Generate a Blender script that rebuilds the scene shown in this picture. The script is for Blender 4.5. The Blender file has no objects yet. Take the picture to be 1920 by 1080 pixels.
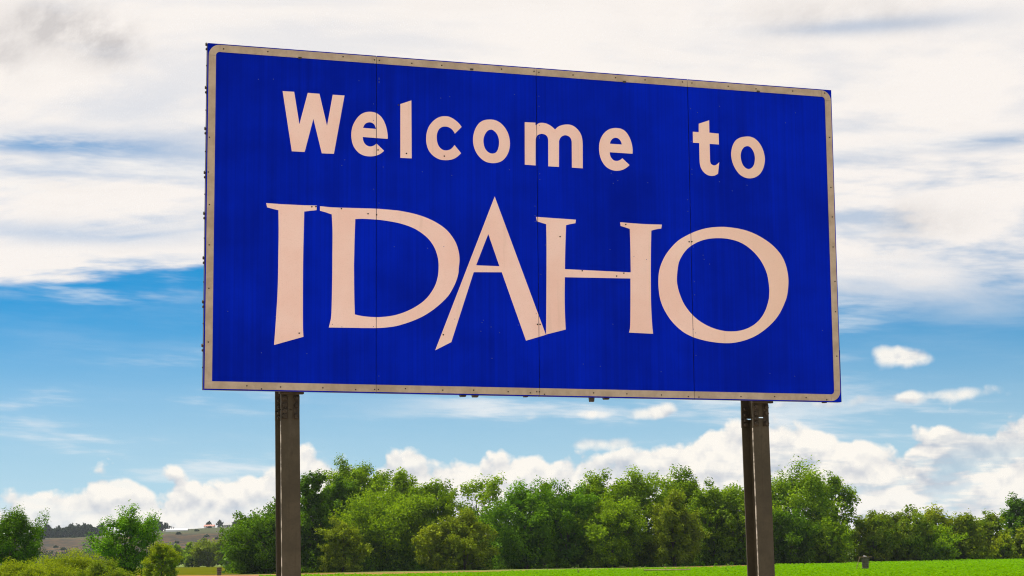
import bpy, bmesh, math, random
import numpy as np
from mathutils import Matrix, Vector
from mathutils.geometry import tessellate_polygon

# ------------------------------------------------------------------ camera
scene = bpy.context.scene
COL = scene.collection
FOCAL_PX = 3678.47                       # focal length in pixels of a 1920 px wide frame
EYE = 1.6
CAM_RIGHT = Vector((0.99987678, 0.00212653, -0.01555336))
CAM_UP = Vector((0.01569807, -0.13544779, 0.99066012))
CAM_BACK = Vector((0.0, -0.99078220, -0.13546448))
cam_data = bpy.data.cameras.new('camera')
cam_data.sensor_fit = 'HORIZONTAL'
cam_data.sensor_width = 36.0
cam_data.lens = 36.0 * FOCAL_PX / 1920.0
cam_data.clip_start = 0.1
cam_data.clip_end = 20000.0
cam = bpy.data.objects.new('camera', cam_data)
m = Matrix.Identity(4)
for i in range(3):
    m[i][0], m[i][1], m[i][2] = CAM_RIGHT[i], CAM_UP[i], CAM_BACK[i]
m[2][3] = EYE
cam.matrix_world = m
COL.objects.link(cam)
scene.camera = cam

# ------------------------------------------------------------------ exposure
scene.view_settings.view_transform = 'Standard'
scene.view_settings.look = 'None'
scene.view_settings.gamma = 1.0
scene.view_settings.use_curve_mapping = False
EXPOSURE = 0.52
scene.view_settings.exposure = EXPOSURE

scene.cycles.use_denoising = True
scene.cycles.denoiser = 'OPENIMAGEDENOISE'
scene.cycles.denoising_input_passes = 'RGB_ALBEDO_NORMAL'
scene.cycles.denoising_prefilter = 'NONE'
scene.cycles.use_adaptive_sampling = True
scene.cycles.adaptive_threshold = 0.006
scene.cycles.adaptive_min_samples = 8
scene.cycles.pixel_filter_type = 'BLACKMAN_HARRIS'
scene.cycles.filter_width = 1.1
scene.cycles.max_bounces = 6
scene.cycles.diffuse_bounces = 2
scene.cycles.glossy_bounces = 2
scene.cycles.transmission_bounces = 4

# ------------------------------------------------------------------ sun
SUN_ELEV = math.radians(59)
SUN_AZ = math.radians(-44)               # from +Y (view heading) towards +X
SUN_DIR = Vector((math.sin(SUN_AZ) * math.cos(SUN_ELEV), math.cos(SUN_AZ) * math.cos(SUN_ELEV), math.sin(SUN_ELEV)))
sun_data = bpy.data.lights.new('sun', 'SUN')
sun_data.energy = 5.0
sun_data.angle = math.radians(0.53)
sun_data.color = (1.0, 0.94, 0.84)
sun = bpy.data.objects.new('sun', sun_data)
sun.rotation_euler = (-SUN_DIR).to_track_quat('-Z', 'Y').to_euler()
sun.location = (0, 0, 60)
COL.objects.link(sun)


# ------------------------------------------------------------------ node expression helper
class Sk:
    """a socket with arithmetic"""
    def __init__(self, tree, sock):
        self.t, self.s = tree, sock

    def _m(self, op, *args, clamp=False):
        n = self.t.nodes.new('ShaderNodeMath')
        n.operation = op
        n.use_clamp = clamp
        for k, a in enumerate((self,) + args):
            if isinstance(a, Sk):
                self.t.links.new(a.s, n.inputs[k])
            else:
                n.inputs[k].default_value = a
        return Sk(self.t, n.outputs[0])

    def __add__(self, o): return self._m('ADD', o)
    __radd__ = __add__
    def __sub__(self, o): return self._m('SUBTRACT', o)
    def __rsub__(self, o): return self._m('MULTIPLY', -1.0)._m('ADD', o)
    def __mul__(self, o): return self._m('MULTIPLY', o)
    __rmul__ = __mul__
    def __truediv__(self, o): return self._m('DIVIDE', o)
    def __pow__(self, o): return self._m('POWER', o)
    def maxi(self, o): return self._m('MAXIMUM', o)
    def mini(self, o): return self._m('MINIMUM', o)
    def clamp(self): return self._m('ADD', 0.0, clamp=True)
    def fn(self, op): return self._m(op)

    def step(self, a, b, c=0.0, d=1.0):
        n = self.t.nodes.new('ShaderNodeMapRange')
        n.interpolation_type = 'SMOOTHSTEP'
        self.t.links.new(self.s, n.inputs[0])
        for k, v in zip((1, 2, 3, 4), (a, b, c, d)):
            if isinstance(v, Sk):
                self.t.links.new(v.s, n.inputs[k])
            else:
                n.inputs[k].default_value = v
        return Sk(self.t, n.outputs[0])


def vec3(tree, x, y, z):
    n = tree.nodes.new('ShaderNodeCombineXYZ')
    for k, a in enumerate((x, y, z)):
        if isinstance(a, Sk):
            tree.links.new(a.s, n.inputs[k])
        else:
            n.inputs[k].default_value = a
    return Sk(tree, n.outputs[0])


def noise(tree, vec, scale, detail=4.0, rough=0.55, distort=0.0, dim='3D'):
    n = tree.nodes.new('ShaderNodeTexNoise')
    n.noise_dimensions = dim
    n.inputs['Scale'].default_value = scale
    n.inputs['Detail'].default_value = detail
    n.inputs['Roughness'].default_value = rough
    n.inputs['Distortion'].default_value = distort
    if vec is not None:
        tree.links.new(vec.s, n.inputs['Vector'])
    return Sk(tree, n.outputs['Fac'] if 'Fac' in n.outputs else n.outputs[0])


def voronoi2(tree, vec, scale, detail=1.0, rough=0.5):
    n = tree.nodes.new('ShaderNodeTexVoronoi')
    n.voronoi_dimensions = '2D'
    n.feature = 'F1'
    n.inputs['Scale'].default_value = scale
    n.inputs['Detail'].default_value = detail
    n.inputs['Roughness'].default_value = rough
    tree.links.new(vec.s, n.inputs['Vector'])
    return Sk(tree, n.outputs['Distance'])


def mixc(tree, fac, a, b, mode='MIX'):
    n = tree.nodes.new('ShaderNodeMix')
    n.data_type = 'RGBA'
    n.blend_type = mode
    for sock, v in ((n.inputs['Factor'], fac), (n.inputs[6], a), (n.inputs[7], b)):
        if isinstance(v, Sk):
            tree.links.new(v.s, sock)
        elif isinstance(v, (int, float)):
            sock.default_value = v
        else:
            sock.default_value = (v[0], v[1], v[2], 1.0)
    return Sk(tree, n.outputs[2])


# ------------------------------------------------------------------ sky
def build_world():
    w = bpy.data.worlds.new('World')
    scene.world = w
    w.use_nodes = True
    t = w.node_tree
    t.nodes.clear()
    out = t.nodes.new('ShaderNodeOutputWorld')
    bg = t.nodes.new('ShaderNodeBackground')
    STR = 0.1
    bg.inputs['Strength'].default_value = STR
    t.links.new(bg.outputs[0], out.inputs['Surface'])
    tc = t.nodes.new('ShaderNodeTexCoord')
    sp = t.nodes.new('ShaderNodeSeparateXYZ')
    t.links.new(tc.outputs['Generated'], sp.inputs[0])
    x, y, z = (Sk(t, sp.outputs[k]) for k in range(3))
    sky = t.nodes.new('ShaderNodeTexSky')
    sky.sky_type = 'NISHITA'
    sky.sun_disc = False
    sky.sun_elevation = SUN_ELEV
    sky.sun_rotation = SUN_AZ
    sky.altitude = 700
    sky.air_density = 1.0
    sky.dust_density = 0.3
    sky.ozone_density = 2.0
    # the air of this place is very clear: the low sky is as blue as the sky a little higher up
    zz = z.maxi(0.0) * 1.25 + 0.115
    lift = vec3(t, x, y, zz)
    t.links.new(lift.s, sky.inputs['Vector'])
    base = Sk(t, sky.outputs[0])
    hs = t.nodes.new('ShaderNodeHueSaturation')
    hs.inputs['Hue'].default_value = 0.487
    hs.inputs['Saturation'].default_value = 1.62
    hs.inputs['Value'].default_value = SKY_VALUE
    t.links.new(base.s, hs.inputs['Color'])
    base = Sk(t, hs.outputs[0])

    K = 1.0 / (STR * 2 ** EXPOSURE)      # display value -> world colour
    def dc(r, g, b): return (r * K, g * K, b * K)

    # angular coordinates: U, V in units of 1000 px of the photograph at its focal length
    U = x._m('ARCTAN2', y) * 3.678
    V = z.fn('ARCSINE') * 3.678
    def bump(u0, su):
        a = (U - u0) * (1.0 / su)
        return ((a * a) * -1.0).fn('EXPONENT')
    def gauss(u0, v0, su, sv):
        a = (U - u0) * (1.0 / su)
        b = (V - v0) * (1.0 / sv)
        return ((a * a + b * b) * -1.0).fn('EXPONENT')
    def n2(a, b, scale, detail, rough=0.55, distort=0.0):
        return noise(t, vec3(t, a, b, 0.0), scale, detail, rough, distort, '2D')

    # ---- thin cirrus streaks across the blue
    c1 = n2(U + 4.0, V * 7.0 + U * 0.35, 1.7, 5, 0.62)
    patch = n2(U - 3.0, V * 3.0, 1.3, 2)
    cir = c1.step(0.48, 0.74) * patch.step(0.32, 0.56) * 0.85 + c1.step(0.35, 0.8) * 0.12
    veil = V.step(0.55, 0.08) * 0.60
    col = mixc(t, veil, base, dc(0.66, 0.81, 0.80))
    col = mixc(t, (cir * V.step(0.02, 0.2)).clamp(), col, dc(0.86, 0.88, 0.89))

    # ---- altostratus deck, projected on a high plane so that it foreshortens towards the horizon
    iz = z.maxi(0.0) + 0.11
    qx, qy = x / iz, y / iz
    d1 = n2(qx * 0.62 + 1.0, qy, 2.1, 5, 0.56, 0.4)
    d2 = n2(qx * 0.85 + 7.3, qy * 1.1, 4.6, 5, 0.58)
    rgt = bump(1.0, 0.6)
    rag = (d1 - 0.5) * 0.16 + (d2 - 0.5) * 0.05
    a_deck = ((V + rag + rgt * 0.075 - 0.515) / (rgt * 0.11 + 0.03)).step(-0.5, 1.0)
    holes = (d1 * 0.7 + d2 * 0.3).step(0.37, 0.53, 0.52, 0.99)
    openness = 1.0 - (1.0 - holes) * (0.30 + 0.70 * V.step(0.95, 0.60))
    # overhead, out of view, the deck is broken up to weaken the sky fill
    openness = openness * (1.0 - (1.0 - (d1 * 0.7 + d2 * 0.3).step(0.44, 0.56)) * V.step(1.1, 1.9) * 0.9)
    thin = gauss(-0.85, 0.762, 0.22, 0.026) * 0.85 + gauss(-0.80, 0.60, 0.22, 0.02) * 0.4 + gauss(0.95, 0.738, 0.22, 0.014) * 0.6 + gauss(0.68, 0.962, 0.22, 0.016) * 0.4
    openness = openness * (1.0 - (thin * d2.step(0.36, 0.58, 0.4, 1.0)).mini(0.8))
    dark_src = gauss(-0.845, 0.98, 0.10, 0.045) + gauss(-0.98, 0.915, 0.06, 0.045) + gauss(-0.76, 0.945, 0.07, 0.035) * 0.8 \
        + gauss(0.75, 0.60, 0.11, 0.035) * 0.45 + gauss(0.62, 0.98, 0.3, 0.04) * 0.4
    gd = n2(U + 9.0, V * 1.3 - U * 0.4, 5.0, 5, 0.60)
    grey = (dark_src * (gd * 5.0 - 1.9)).clamp() * 0.62 + d2.step(0.52, 0.75) * 0.07
    deckc = mixc(t, grey.clamp(), dc(0.965, 0.91, 0.865), dc(0.47, 0.45, 0.46))
    col = mixc(t, (a_deck * openness).clamp(), col, deckc)

    # ---- cumulus: one density field for the bank on the horizon and the loose puffs above it
    def billow(dv):
        Vs = V * 1.1 + dv
        n1 = n2(U + 11.0, Vs, 5.2, 5, 0.57)
        v1 = voronoi2(t, vec3(t, U + n1 * 0.05, Vs + n1 * 0.04, 0.0), 11.0, 1.6, 0.55)
        return n1 + (0.42 - v1) * 0.34
    b0 = billow(0.0)
    b1 = billow(0.018)
    far = n2(U + 21.0, 0.0, 2.2, 2)
    outside = U.fn('ABSOLUTE').step(0.96, 1.3)
    T = (far - 0.5) * (0.05 + 0.12 * outside) + 0.152 + bump(-0.69, 0.15) * 0.036 + bump(-0.38, 0.10) * 0.056 + bump(-0.16, 0.17) * 0.056 \
        + bump(0.10, 0.14) * 0.022 + bump(0.46, 0.27) * 0.108 + bump(0.92, 0.16) * 0.098
    bank = (T - V) * 14.0
    puffs = gauss(0.735, 0.350, 0.058, 0.027) * 1.15 + gauss(0.695, 0.366, 0.034, 0.026) * 0.8 + gauss(0.27, 0.262, 0.055, 0.018) * 1.0 \
        + gauss(0.15, 0.262, 0.050, 0.014) * 0.9 + gauss(0.03, 0.256, 0.06, 0.010) * 0.85 \
        + gauss(0.17, 0.205, 0.085, 0.022) * 1.1 + gauss(0.88, 0.285, 0.085, 0.024) * 1.1 \
        + gauss(0.71, 0.278, 0.075, 0.014) * 0.8 + gauss(-0.212, 0.30, 0.022, 0.010) * 0.75 + gauss(0.52, 0.27, 0.1, 0.016) * 0.7
    more = (patch.step(0.66, 0.80) * V.step(0.6, 0.34) * V.step(0.10, 0.22)) * outside
    a_bank = (bank.mini(1.5) + (b0 - 0.54) * 2.0).step(-0.04, 0.22)
    a_puff = ((puffs + more) * 1.35 - 0.52 + (b0 - 0.54) * 2.4).step(0.0, 0.75) * 0.93
    a_cum = a_bank.maxi(a_puff)
    brk = n2(U + 31.0, V * 4.4, 4.6, 4, 0.58)
    lit = (b0 - b1) * 3.4 + 0.92 - brk.step(0.44, 0.64) * (0.10 + bump(0.72, 0.42) * 0.50) - (b0 - 0.54).maxi(0.0) * 0.3
    cumc = mixc(t, lit.clamp(), dc(0.52, 0.56, 0.64), dc(1.0, 0.95, 0.87))
    cumc = mixc(t, V.step(0.16, 0.0) * 0.22, cumc, dc(0.80, 0.82, 0.85))
    gaps = brk.step(0.50, 0.64) * V.step(0.22, 0.13) * (0.10 + bump(0.82, 0.28) * 0.50)
    col = mixc(t, (a_cum * (1.0 - gaps)).clamp() * V.step(-0.04, 0.0), col, cumc)
    t.links.new(col.s, bg.inputs['Color'])
    w.cycles.sampling_method = 'MANUAL'
    w.cycles.sample_map_resolution = 512


SKY_VALUE = 0.745
build_world()


# ------------------------------------------------------------------ materials
def new_mat(name):
    mt = bpy.data.materials.new(name)
    mt.use_nodes = True
    t = mt.node_tree
    t.nodes.clear()
    out = t.nodes.new('ShaderNodeOutputMaterial')
    return mt, t, out


def obj_coord(t, kind='Object'):
    tc = t.nodes.new('ShaderNodeTexCoord')
    return Sk(t, tc.outputs[kind])


def sep(t, v):
    n = t.nodes.new('ShaderNodeSeparateXYZ')
    t.links.new(v.s, n.inputs[0])
    return [Sk(t, n.outputs[k]) for k in range(3)]


def principled(name, col_fn, rough=0.6, metal=0.0, spec=0.4, bump_fn=None, bump_strength=0.3, bump_dist=0.01, kind='Object', rough_fn=None):
    mt, t, out = new_mat(name)
    p = t.nodes.new('ShaderNodeBsdfPrincipled')
    p.inputs['Roughness'].default_value = rough
    p.inputs['Metallic'].default_value = metal
    p.inputs['Specular IOR Level'].default_value = spec
    t.links.new(p.outputs[0], out.inputs['Surface'])
    v = obj_coord(t, kind)
    c = col_fn(t, v)
    if isinstance(c, Sk):
        t.links.new(c.s, p.inputs['Base Color'])
    else:
        p.inputs['Base Color'].default_value = (c[0], c[1], c[2], 1)
    if rough_fn:
        t.links.new(rough_fn(t, v).s, p.inputs['Roughness'])
    if bump_fn:
        b = t.nodes.new('ShaderNodeBump')
        b.inputs['Strength'].default_value = bump_strength
        b.inputs['Distance'].default_value = bump_dist
        t.links.new(bump_fn(t, v).s, b.inputs['Height'])
        t.links.new(b.outputs[0], p.inputs['Normal'])
    return mt


def obj_random(t):
    n = t.nodes.new('ShaderNodeObjectInfo')
    return Sk(t, n.outputs['Random'])


def blue_col(t, v):
    x, y, z = sep(t, v)
    streak = noise(t, vec3(t, x * 26.0, 0.0, z * 0.6), 1.0, 3, 0.6)
    blotch = noise(t, v, 1.1, 4, 0.6)  # broad blotches paint reflections of the wavy sheet into the blue
    c = mixc(t, (blotch * 0.7 + streak * 0.3).step(0.32, 0.68), (0.0001, 0.0095, 0.32), (0.0002, 0.0185, 0.60))
    rib = (x * (2 * math.pi / 0.032)).fn('SINE').step(0.3, 1.0) * 0.16
    c = mixc(t, rib, c, (0.0002, 0.007, 0.29))
    c = mixc(t, obj_random(t) * 0.16, c, (0.0003, 0.0200, 0.62))      # each panel aged on its own
    grime = noise(t, vec3(t, x * 5.0, 0.0, z * 0.35), 1.0, 5, 0.65).step(0.56, 0.76) * 0.35
    c = mixc(t, grime, c, (0.0010, 0.0070, 0.22))
    dirt = noise(t, vec3(t, x, y, z), 34.0, 3, 0.6).step(0.70, 0.78)
    return mixc(t, dirt * 0.25, c, (0.03, 0.05, 0.25))


def wave_h(t, v):
    x, y, z = sep(t, v)
    return noise(t, vec3(t, x * 1.0, 0.0, z * 1.4), 1.6, 3, 0.5) + noise(t, v, 60.0, 2, 0.5) * 0.004


M_BLUE = principled('blue_reflective_sheeting', blue_col, rough=0.45, spec=0.02, bump_fn=wave_h, bump_strength=0.25, bump_dist=0.02)


def letter_col(t, v):
    x, y, z = sep(t, v)
    blotch = noise(t, v, 2.2, 5, 0.62)
    fine = noise(t, v, 150.0, 2, 0.6)
    c = mixc(t, blotch.step(0.3, 0.7), (0.92, 0.645, 0.57), (0.96, 0.73, 0.67))
    c = mixc(t, x.step(0.6, 2.2) * 0.55, c, (0.80, 0.60, 0.45))
    c = mixc(t, fine.step(0.5, 0.75) * 0.25, c, (0.66, 0.47, 0.36))
    c = mixc(t, obj_random(t) * 0.18, c, (0.70, 0.50, 0.38))
    scuff = noise(t, vec3(t, x * 3.0, 0.0, z * 9.0), 2.5, 5, 0.7).step(0.62, 0.72)
    c = mixc(t, scuff * 0.20, c, (0.62, 0.45, 0.34))
    streak = noise(t, vec3(t, x * 14.0, 0.0, z * 0.8), 1.0, 4, 0.6).step(0.56, 0.78)
    return mixc(t, streak * 0.30, c, (0.55, 0.40, 0.30))


def letter_bump(t, v):
    x, y, z = sep(t, v)
    crinkle = noise(t, v, 26.0, 3, 0.6) * x.step(-0.2, 1.0, 0.15, 1.0)
    return crinkle + noise(t, v, 90.0, 2, 0.5) * 0.3


M_LETTER = principled('aged_white_sheeting', letter_col, rough=0.5, spec=0.25, bump_fn=letter_bump, bump_strength=0.35, bump_dist=0.004)


def border_col(t, v):
    x, y, z = sep(t, v)
    n1 = noise(t, v, 7.0, 5, 0.65)
    c = mixc(t, n1.step(0.3, 0.72), (0.37, 0.30, 0.22), (0.51, 0.43, 0.33))
    run = noise(t, vec3(t, x * 22.0, 0.0, z * 1.5), 1.0, 4, 0.6).step(0.58, 0.78)
    return mixc(t, run * 0.35, c, (0.24, 0.18, 0.13))


M_BORDER = principled('weathered_border_sheeting', border_col, rough=0.5, spec=0.3, bump_fn=letter_bump, bump_strength=0.15, bump_dist=0.003)


def alu_col(t, v):
    n1 = noise(t, v, 9.0, 5, 0.65)
    return mixc(t, n1.step(0.3, 0.7), (0.16, 0.15, 0.14), (0.26, 0.25, 0.23))


M_ALU = principled('dull_aluminium', alu_col, rough=0.5, metal=0.7, spec=0.4)
M_EDGE = principled('dirty_panel_edge', lambda t, v: mixc(t, noise(t, v, 12.0, 4, 0.6).step(0.35, 0.7), (0.022, 0.02, 0.018), (0.06, 0.05, 0.04)), rough=0.7)
M_RIVET = principled('dark_rivet', lambda t, v: (0.05, 0.04, 0.03), rough=0.6, metal=0.3)
M_RIVET_BLUE = principled('worn_rivet', lambda t, v: (0.06, 0.09, 0.30), rough=0.5)


def post_col(t, v):
    x, y, z = sep(t, v)
    n1 = noise(t, v, 4.0, 6, 0.65)
    spangle = noise(t, v, 45.0, 3, 0.6)
    c = mixc(t, n1.step(0.3, 0.72), (0.050, 0.043, 0.026), (0.080, 0.068, 0.042))
    c = mixc(t, spangle.step(0.45, 0.7) * 0.35, c, (0.040, 0.033, 0.021))
    run = noise(t, vec3(t, x * 30.0, y * 30.0, z * 0.9), 1.0, 4, 0.6).step(0.55, 0.78)
    c = mixc(t, run * 0.65, c, (0.034, 0.022, 0.012))
    pale = noise(t, vec3(t, x * 7.0, y * 7.0, z * 2.2), 1.0, 5, 0.65).step(0.55, 0.75)
    c = mixc(t, pale * 0.45, c, (0.11, 0.10, 0.075))
    spot = noise(t, vec3(t, x * 9.0, y * 9.0, z * 5.0), 1.0, 2, 0.5).step(0.70, 0.78)
    return mixc(t, spot * 0.6, c, (0.024, 0.018, 0.012))


M_POST = principled('weathered_galvanised_steel', post_col, rough=0.62, metal=0.15, spec=0.35,
                    bump_fn=lambda t, v: noise(t, v, 60.0, 3, 0.6), bump_strength=0.12, bump_dist=0.003)
M_SUN_EDGE = principled('painted_sunlit_edge', lambda t, v: mixc(t, noise(t, v, 14.0, 4, 0.6).step(0.4, 0.6), (0.16, 0.14, 0.11), (0.55, 0.50, 0.42)), rough=0.5, metal=0.2)  # pale tones paint the light caught by the flange edge
M_BRACKET = principled('rusty_bracket_steel', lambda t, v: mixc(t, noise(t, v, 18.0, 4, 0.6).step(0.35, 0.7), (0.025, 0.020, 0.013), (0.07, 0.055, 0.036)), rough=0.7, metal=0.2,
                       bump_fn=lambda t, v: noise(t, v, 70.0, 3, 0.6), bump_strength=0.3, bump_dist=0.003)
M_CONCRETE = principled('concrete', lambda t, v: mixc(t, noise(t, v, 6.0, 5, 0.6).step(0.3, 0.7), (0.22, 0.20, 0.18), (0.36, 0.34, 0.31)), rough=0.9,
                        bump_fn=lambda t, v: noise(t, v, 30.0, 4, 0.6), bump_strength=0.4, bump_dist=0.01)


def leaf_mat(name, a, b, trans=0.36, olive=(0.16, 0.13, 0.03), olive_amt=0.0, gloss=0.004):
    mt, t, out = new_mat(name)
    at = t.nodes.new('ShaderNodeAttribute')
    at.attribute_name = 'tint'
    f = Sk(t, at.outputs['Fac'])
    c = mixc(t, f, a, b)
    if olive_amt:
        n = noise(t, obj_coord(t), 0.9, 3, 0.5)
        c = mixc(t, n.step(0.45, 0.7) * olive_amt, c, olive)
    d = t.nodes.new('ShaderNodeBsdfDiffuse')
    tr = t.nodes.new('ShaderNodeBsdfTranslucent')
    g = t.nodes.new('ShaderNodeBsdfGlossy')
    g.inputs['Roughness'].default_value = 0.38
    g.inputs['Color'].default_value = (0.8, 0.85, 0.7, 1)
    t.links.new(c.s, d.inputs['Color'])
    tc = mixc(t, 1.0, c, (1.25, 1.15, 0.55), 'MULTIPLY')
    t.links.new(tc.s, tr.inputs['Color'])
    m1 = t.nodes.new('ShaderNodeMixShader')
    m1.inputs[0].default_value = trans
    t.links.new(d.outputs[0], m1.inputs[1])
    t.links.new(tr.outputs[0], m1.inputs[2])
    m2 = t.nodes.new('ShaderNodeMixShader')
    m2.inputs[0].default_value = gloss
    t.links.new(m1.outputs[0], m2.inputs[1])
    t.links.new(g.outputs[0], m2.inputs[2])
    t.links.new(m2.outputs[0], out.inputs['Surface'])
    return mt


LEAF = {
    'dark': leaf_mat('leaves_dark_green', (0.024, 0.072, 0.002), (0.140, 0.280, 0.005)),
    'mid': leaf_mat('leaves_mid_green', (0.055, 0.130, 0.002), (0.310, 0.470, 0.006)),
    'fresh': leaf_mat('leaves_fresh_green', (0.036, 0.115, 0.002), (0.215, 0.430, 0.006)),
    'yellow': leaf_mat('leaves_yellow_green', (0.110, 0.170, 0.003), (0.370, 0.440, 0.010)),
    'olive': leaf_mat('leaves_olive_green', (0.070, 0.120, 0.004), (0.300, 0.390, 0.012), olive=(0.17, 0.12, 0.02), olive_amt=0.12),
    'bronze': leaf_mat('leaves_bronze_tipped', (0.050, 0.105, 0.003), (0.270, 0.385, 0.008), olive=(0.21, 0.16, 0.02), olive_amt=0.3),
    'far': leaf_mat('leaves_far_windbreak', (0.012, 0.028, 0.014), (0.030, 0.055, 0.024)),
}
M_BARK = principled('bark', lambda t, v: mixc(t, noise(t, v, 5.0, 5, 0.65).step(0.3, 0.7), (0.035, 0.026, 0.018), (0.10, 0.08, 0.06)), rough=0.9,
                    bump_fn=lambda t, v: noise(t, v, 22.0, 4, 0.6), bump_strength=0.6, bump_dist=0.03)


def soil_col(t, v):
    c = mixc(t, noise(t, v, 0.25, 6, 0.65).step(0.35, 0.68), (0.19, 0.090, 0.026), (0.30, 0.155, 0.050))
    return mixc(t, noise(t, v, 0.06, 4, 0.6).step(0.5, 0.7) * 0.6, c, (0.10, 0.13, 0.03))


M_SOIL = principled('dry_soil', soil_col, rough=0.95, spec=0.1, bump_fn=lambda t, v: noise(t, v, 1.5, 5, 0.6), bump_strength=0.5, bump_dist=0.1)


def ground_col(t, v):
    x, y, z = sep(t, v)
    c = mixc(t, noise(t, v, 0.02, 6, 0.6).step(0.35, 0.65), (0.070, 0.125, 0.012), (0.14, 0.17, 0.03))
    return mixc(t, noise(t, v, 0.3, 5, 0.6).step(0.5, 0.75) * 0.5, c, (0.20, 0.16, 0.07))


M_GROUND = principled('rough_pasture', ground_col, rough=0.95, spec=0.1)


def field_col(t, v):
    x, y, z = sep(t, v)
    c = mixc(t, noise(t, v, 0.05, 5, 0.6).step(0.35, 0.65), (0.100, 0.245, 0.001), (0.132, 0.29, 0.002))
    c = mixc(t, noise(t, v, 1.3, 4, 0.6).step(0.45, 0.7) * 0.45, c, (0.08, 0.21, 0.002))
    return mixc(t, noise(t, vec3(t, x * 0.25, y * 0.12, 0.0), 1.0, 4, 0.6).step(0.64, 0.74) * 0.35, c, (0.17, 0.24, 0.02))


M_FIELD = principled('young_crop', field_col, rough=1.0, spec=0.0, bump_fn=lambda t, v: noise(t, v, 2.2, 4, 0.6), bump_strength=0.6, bump_dist=0.15)
M_MEADOW = principled('dry_meadow', lambda t, v: mixc(t, noise(t, v, 0.08, 5, 0.6).step(0.35, 0.65), (0.062, 0.074, 0.001), (0.100, 0.105, 0.002)), rough=1.0, spec=0.0)
M_CROP = leaf_mat('crop_leaves', (0.105, 0.245, 0.001), (0.158, 0.315, 0.002), trans=0.35, gloss=0.0)
M_GRAVEL = principled('pale_gravel', lambda t, v: mixc(t, noise(t, v, 8.0, 6, 0.7).step(0.35, 0.65), (0.36, 0.27, 0.19), (0.58, 0.46, 0.34)), rough=0.95, spec=0.15,
                      bump_fn=lambda t, v: noise(t, v, 40.0, 4, 0.6), bump_strength=0.6, bump_dist=0.02)


def hill_col(t, v):
    x, y, z = sep(t, v)
    n1 = noise(t, v, 0.02, 6, 0.62)
    c = mixc(t, n1.step(0.35, 0.66), (0.062, 0.038, 0.020), (0.115, 0.068, 0.030))
    scrub = noise(t, v, 0.11, 5, 0.65)
    c = mixc(t, scrub.step(0.42, 0.58) * 0.85, c, (0.018, 0.024, 0.019))
    return mixc(t, (z - noise(t, v, 0.01, 3, 0.5) * 6.0).step(18.0, 21.0) * 0.9, c, (0.058, 0.066, 0.030))


M_HILL = principled('dry_hillside', hill_col, rough=0.95, spec=0.05)
M_WHITE = principled('white_paint', lambda t, v: (0.78, 0.76, 0.72), rough=0.6)
M_RED = principled('red_roof', lambda t, v: (0.42, 0.16, 0.11), rough=0.7)
M_GREYROOF = principled('grey_roof', lambda t, v: (0.30, 0.30, 0.30), rough=0.7)
M_DARK = principled('dark_opening', lambda t, v: (0.03, 0.03, 0.035), rough=0.3)
M_MAST = principled('mast_steel', lambda t, v: (0.16, 0.14, 0.14), rough=0.6)
M_RISER = principled('stained_riser', lambda t, v: mixc(t, noise(t, v, 5.0, 5, 0.6).step(0.35, 0.7), (0.055, 0.042, 0.034), (0.12, 0.095, 0.075)), rough=0.9)
M_WOOD = principled('old_plank', lambda t, v: mixc(t, noise(t, v, 8.0, 4, 0.6).step(0.35, 0.7), (0.20, 0.13, 0.07), (0.34, 0.24, 0.13)), rough=0.9)


# ------------------------------------------------------------------ object helpers
def link(o):
    COL.objects.link(o)
    return o


def tag(o, label=None, category=None, group=None, kind=None):
    if label:
        o['label'] = label
    if category:
        o['category'] = category
    if group:
        o['group'] = group
    if kind:
        o['kind'] = kind
    return o


def mesh_obj(name, verts, faces, mat, parent=None, smooth=False):
    me = bpy.data.meshes.new(name)
    me.from_pydata([tuple(v) for v in verts], [], [tuple(f) for f in faces])
    me.update()
    me.materials.append(mat)
    if smooth:
        for p in me.polygons:
            p.use_smooth = True
    o = bpy.data.objects.new(name, me)
    o.parent = parent
    return link(o)


def empty(name, loc=(0, 0, 0), rz=0.0):
    o = bpy.data.objects.new(name, None)
    o.empty_display_size = 0.2
    o.location = loc
    o.rotation_euler = (0, 0, rz)
    return link(o)


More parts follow.
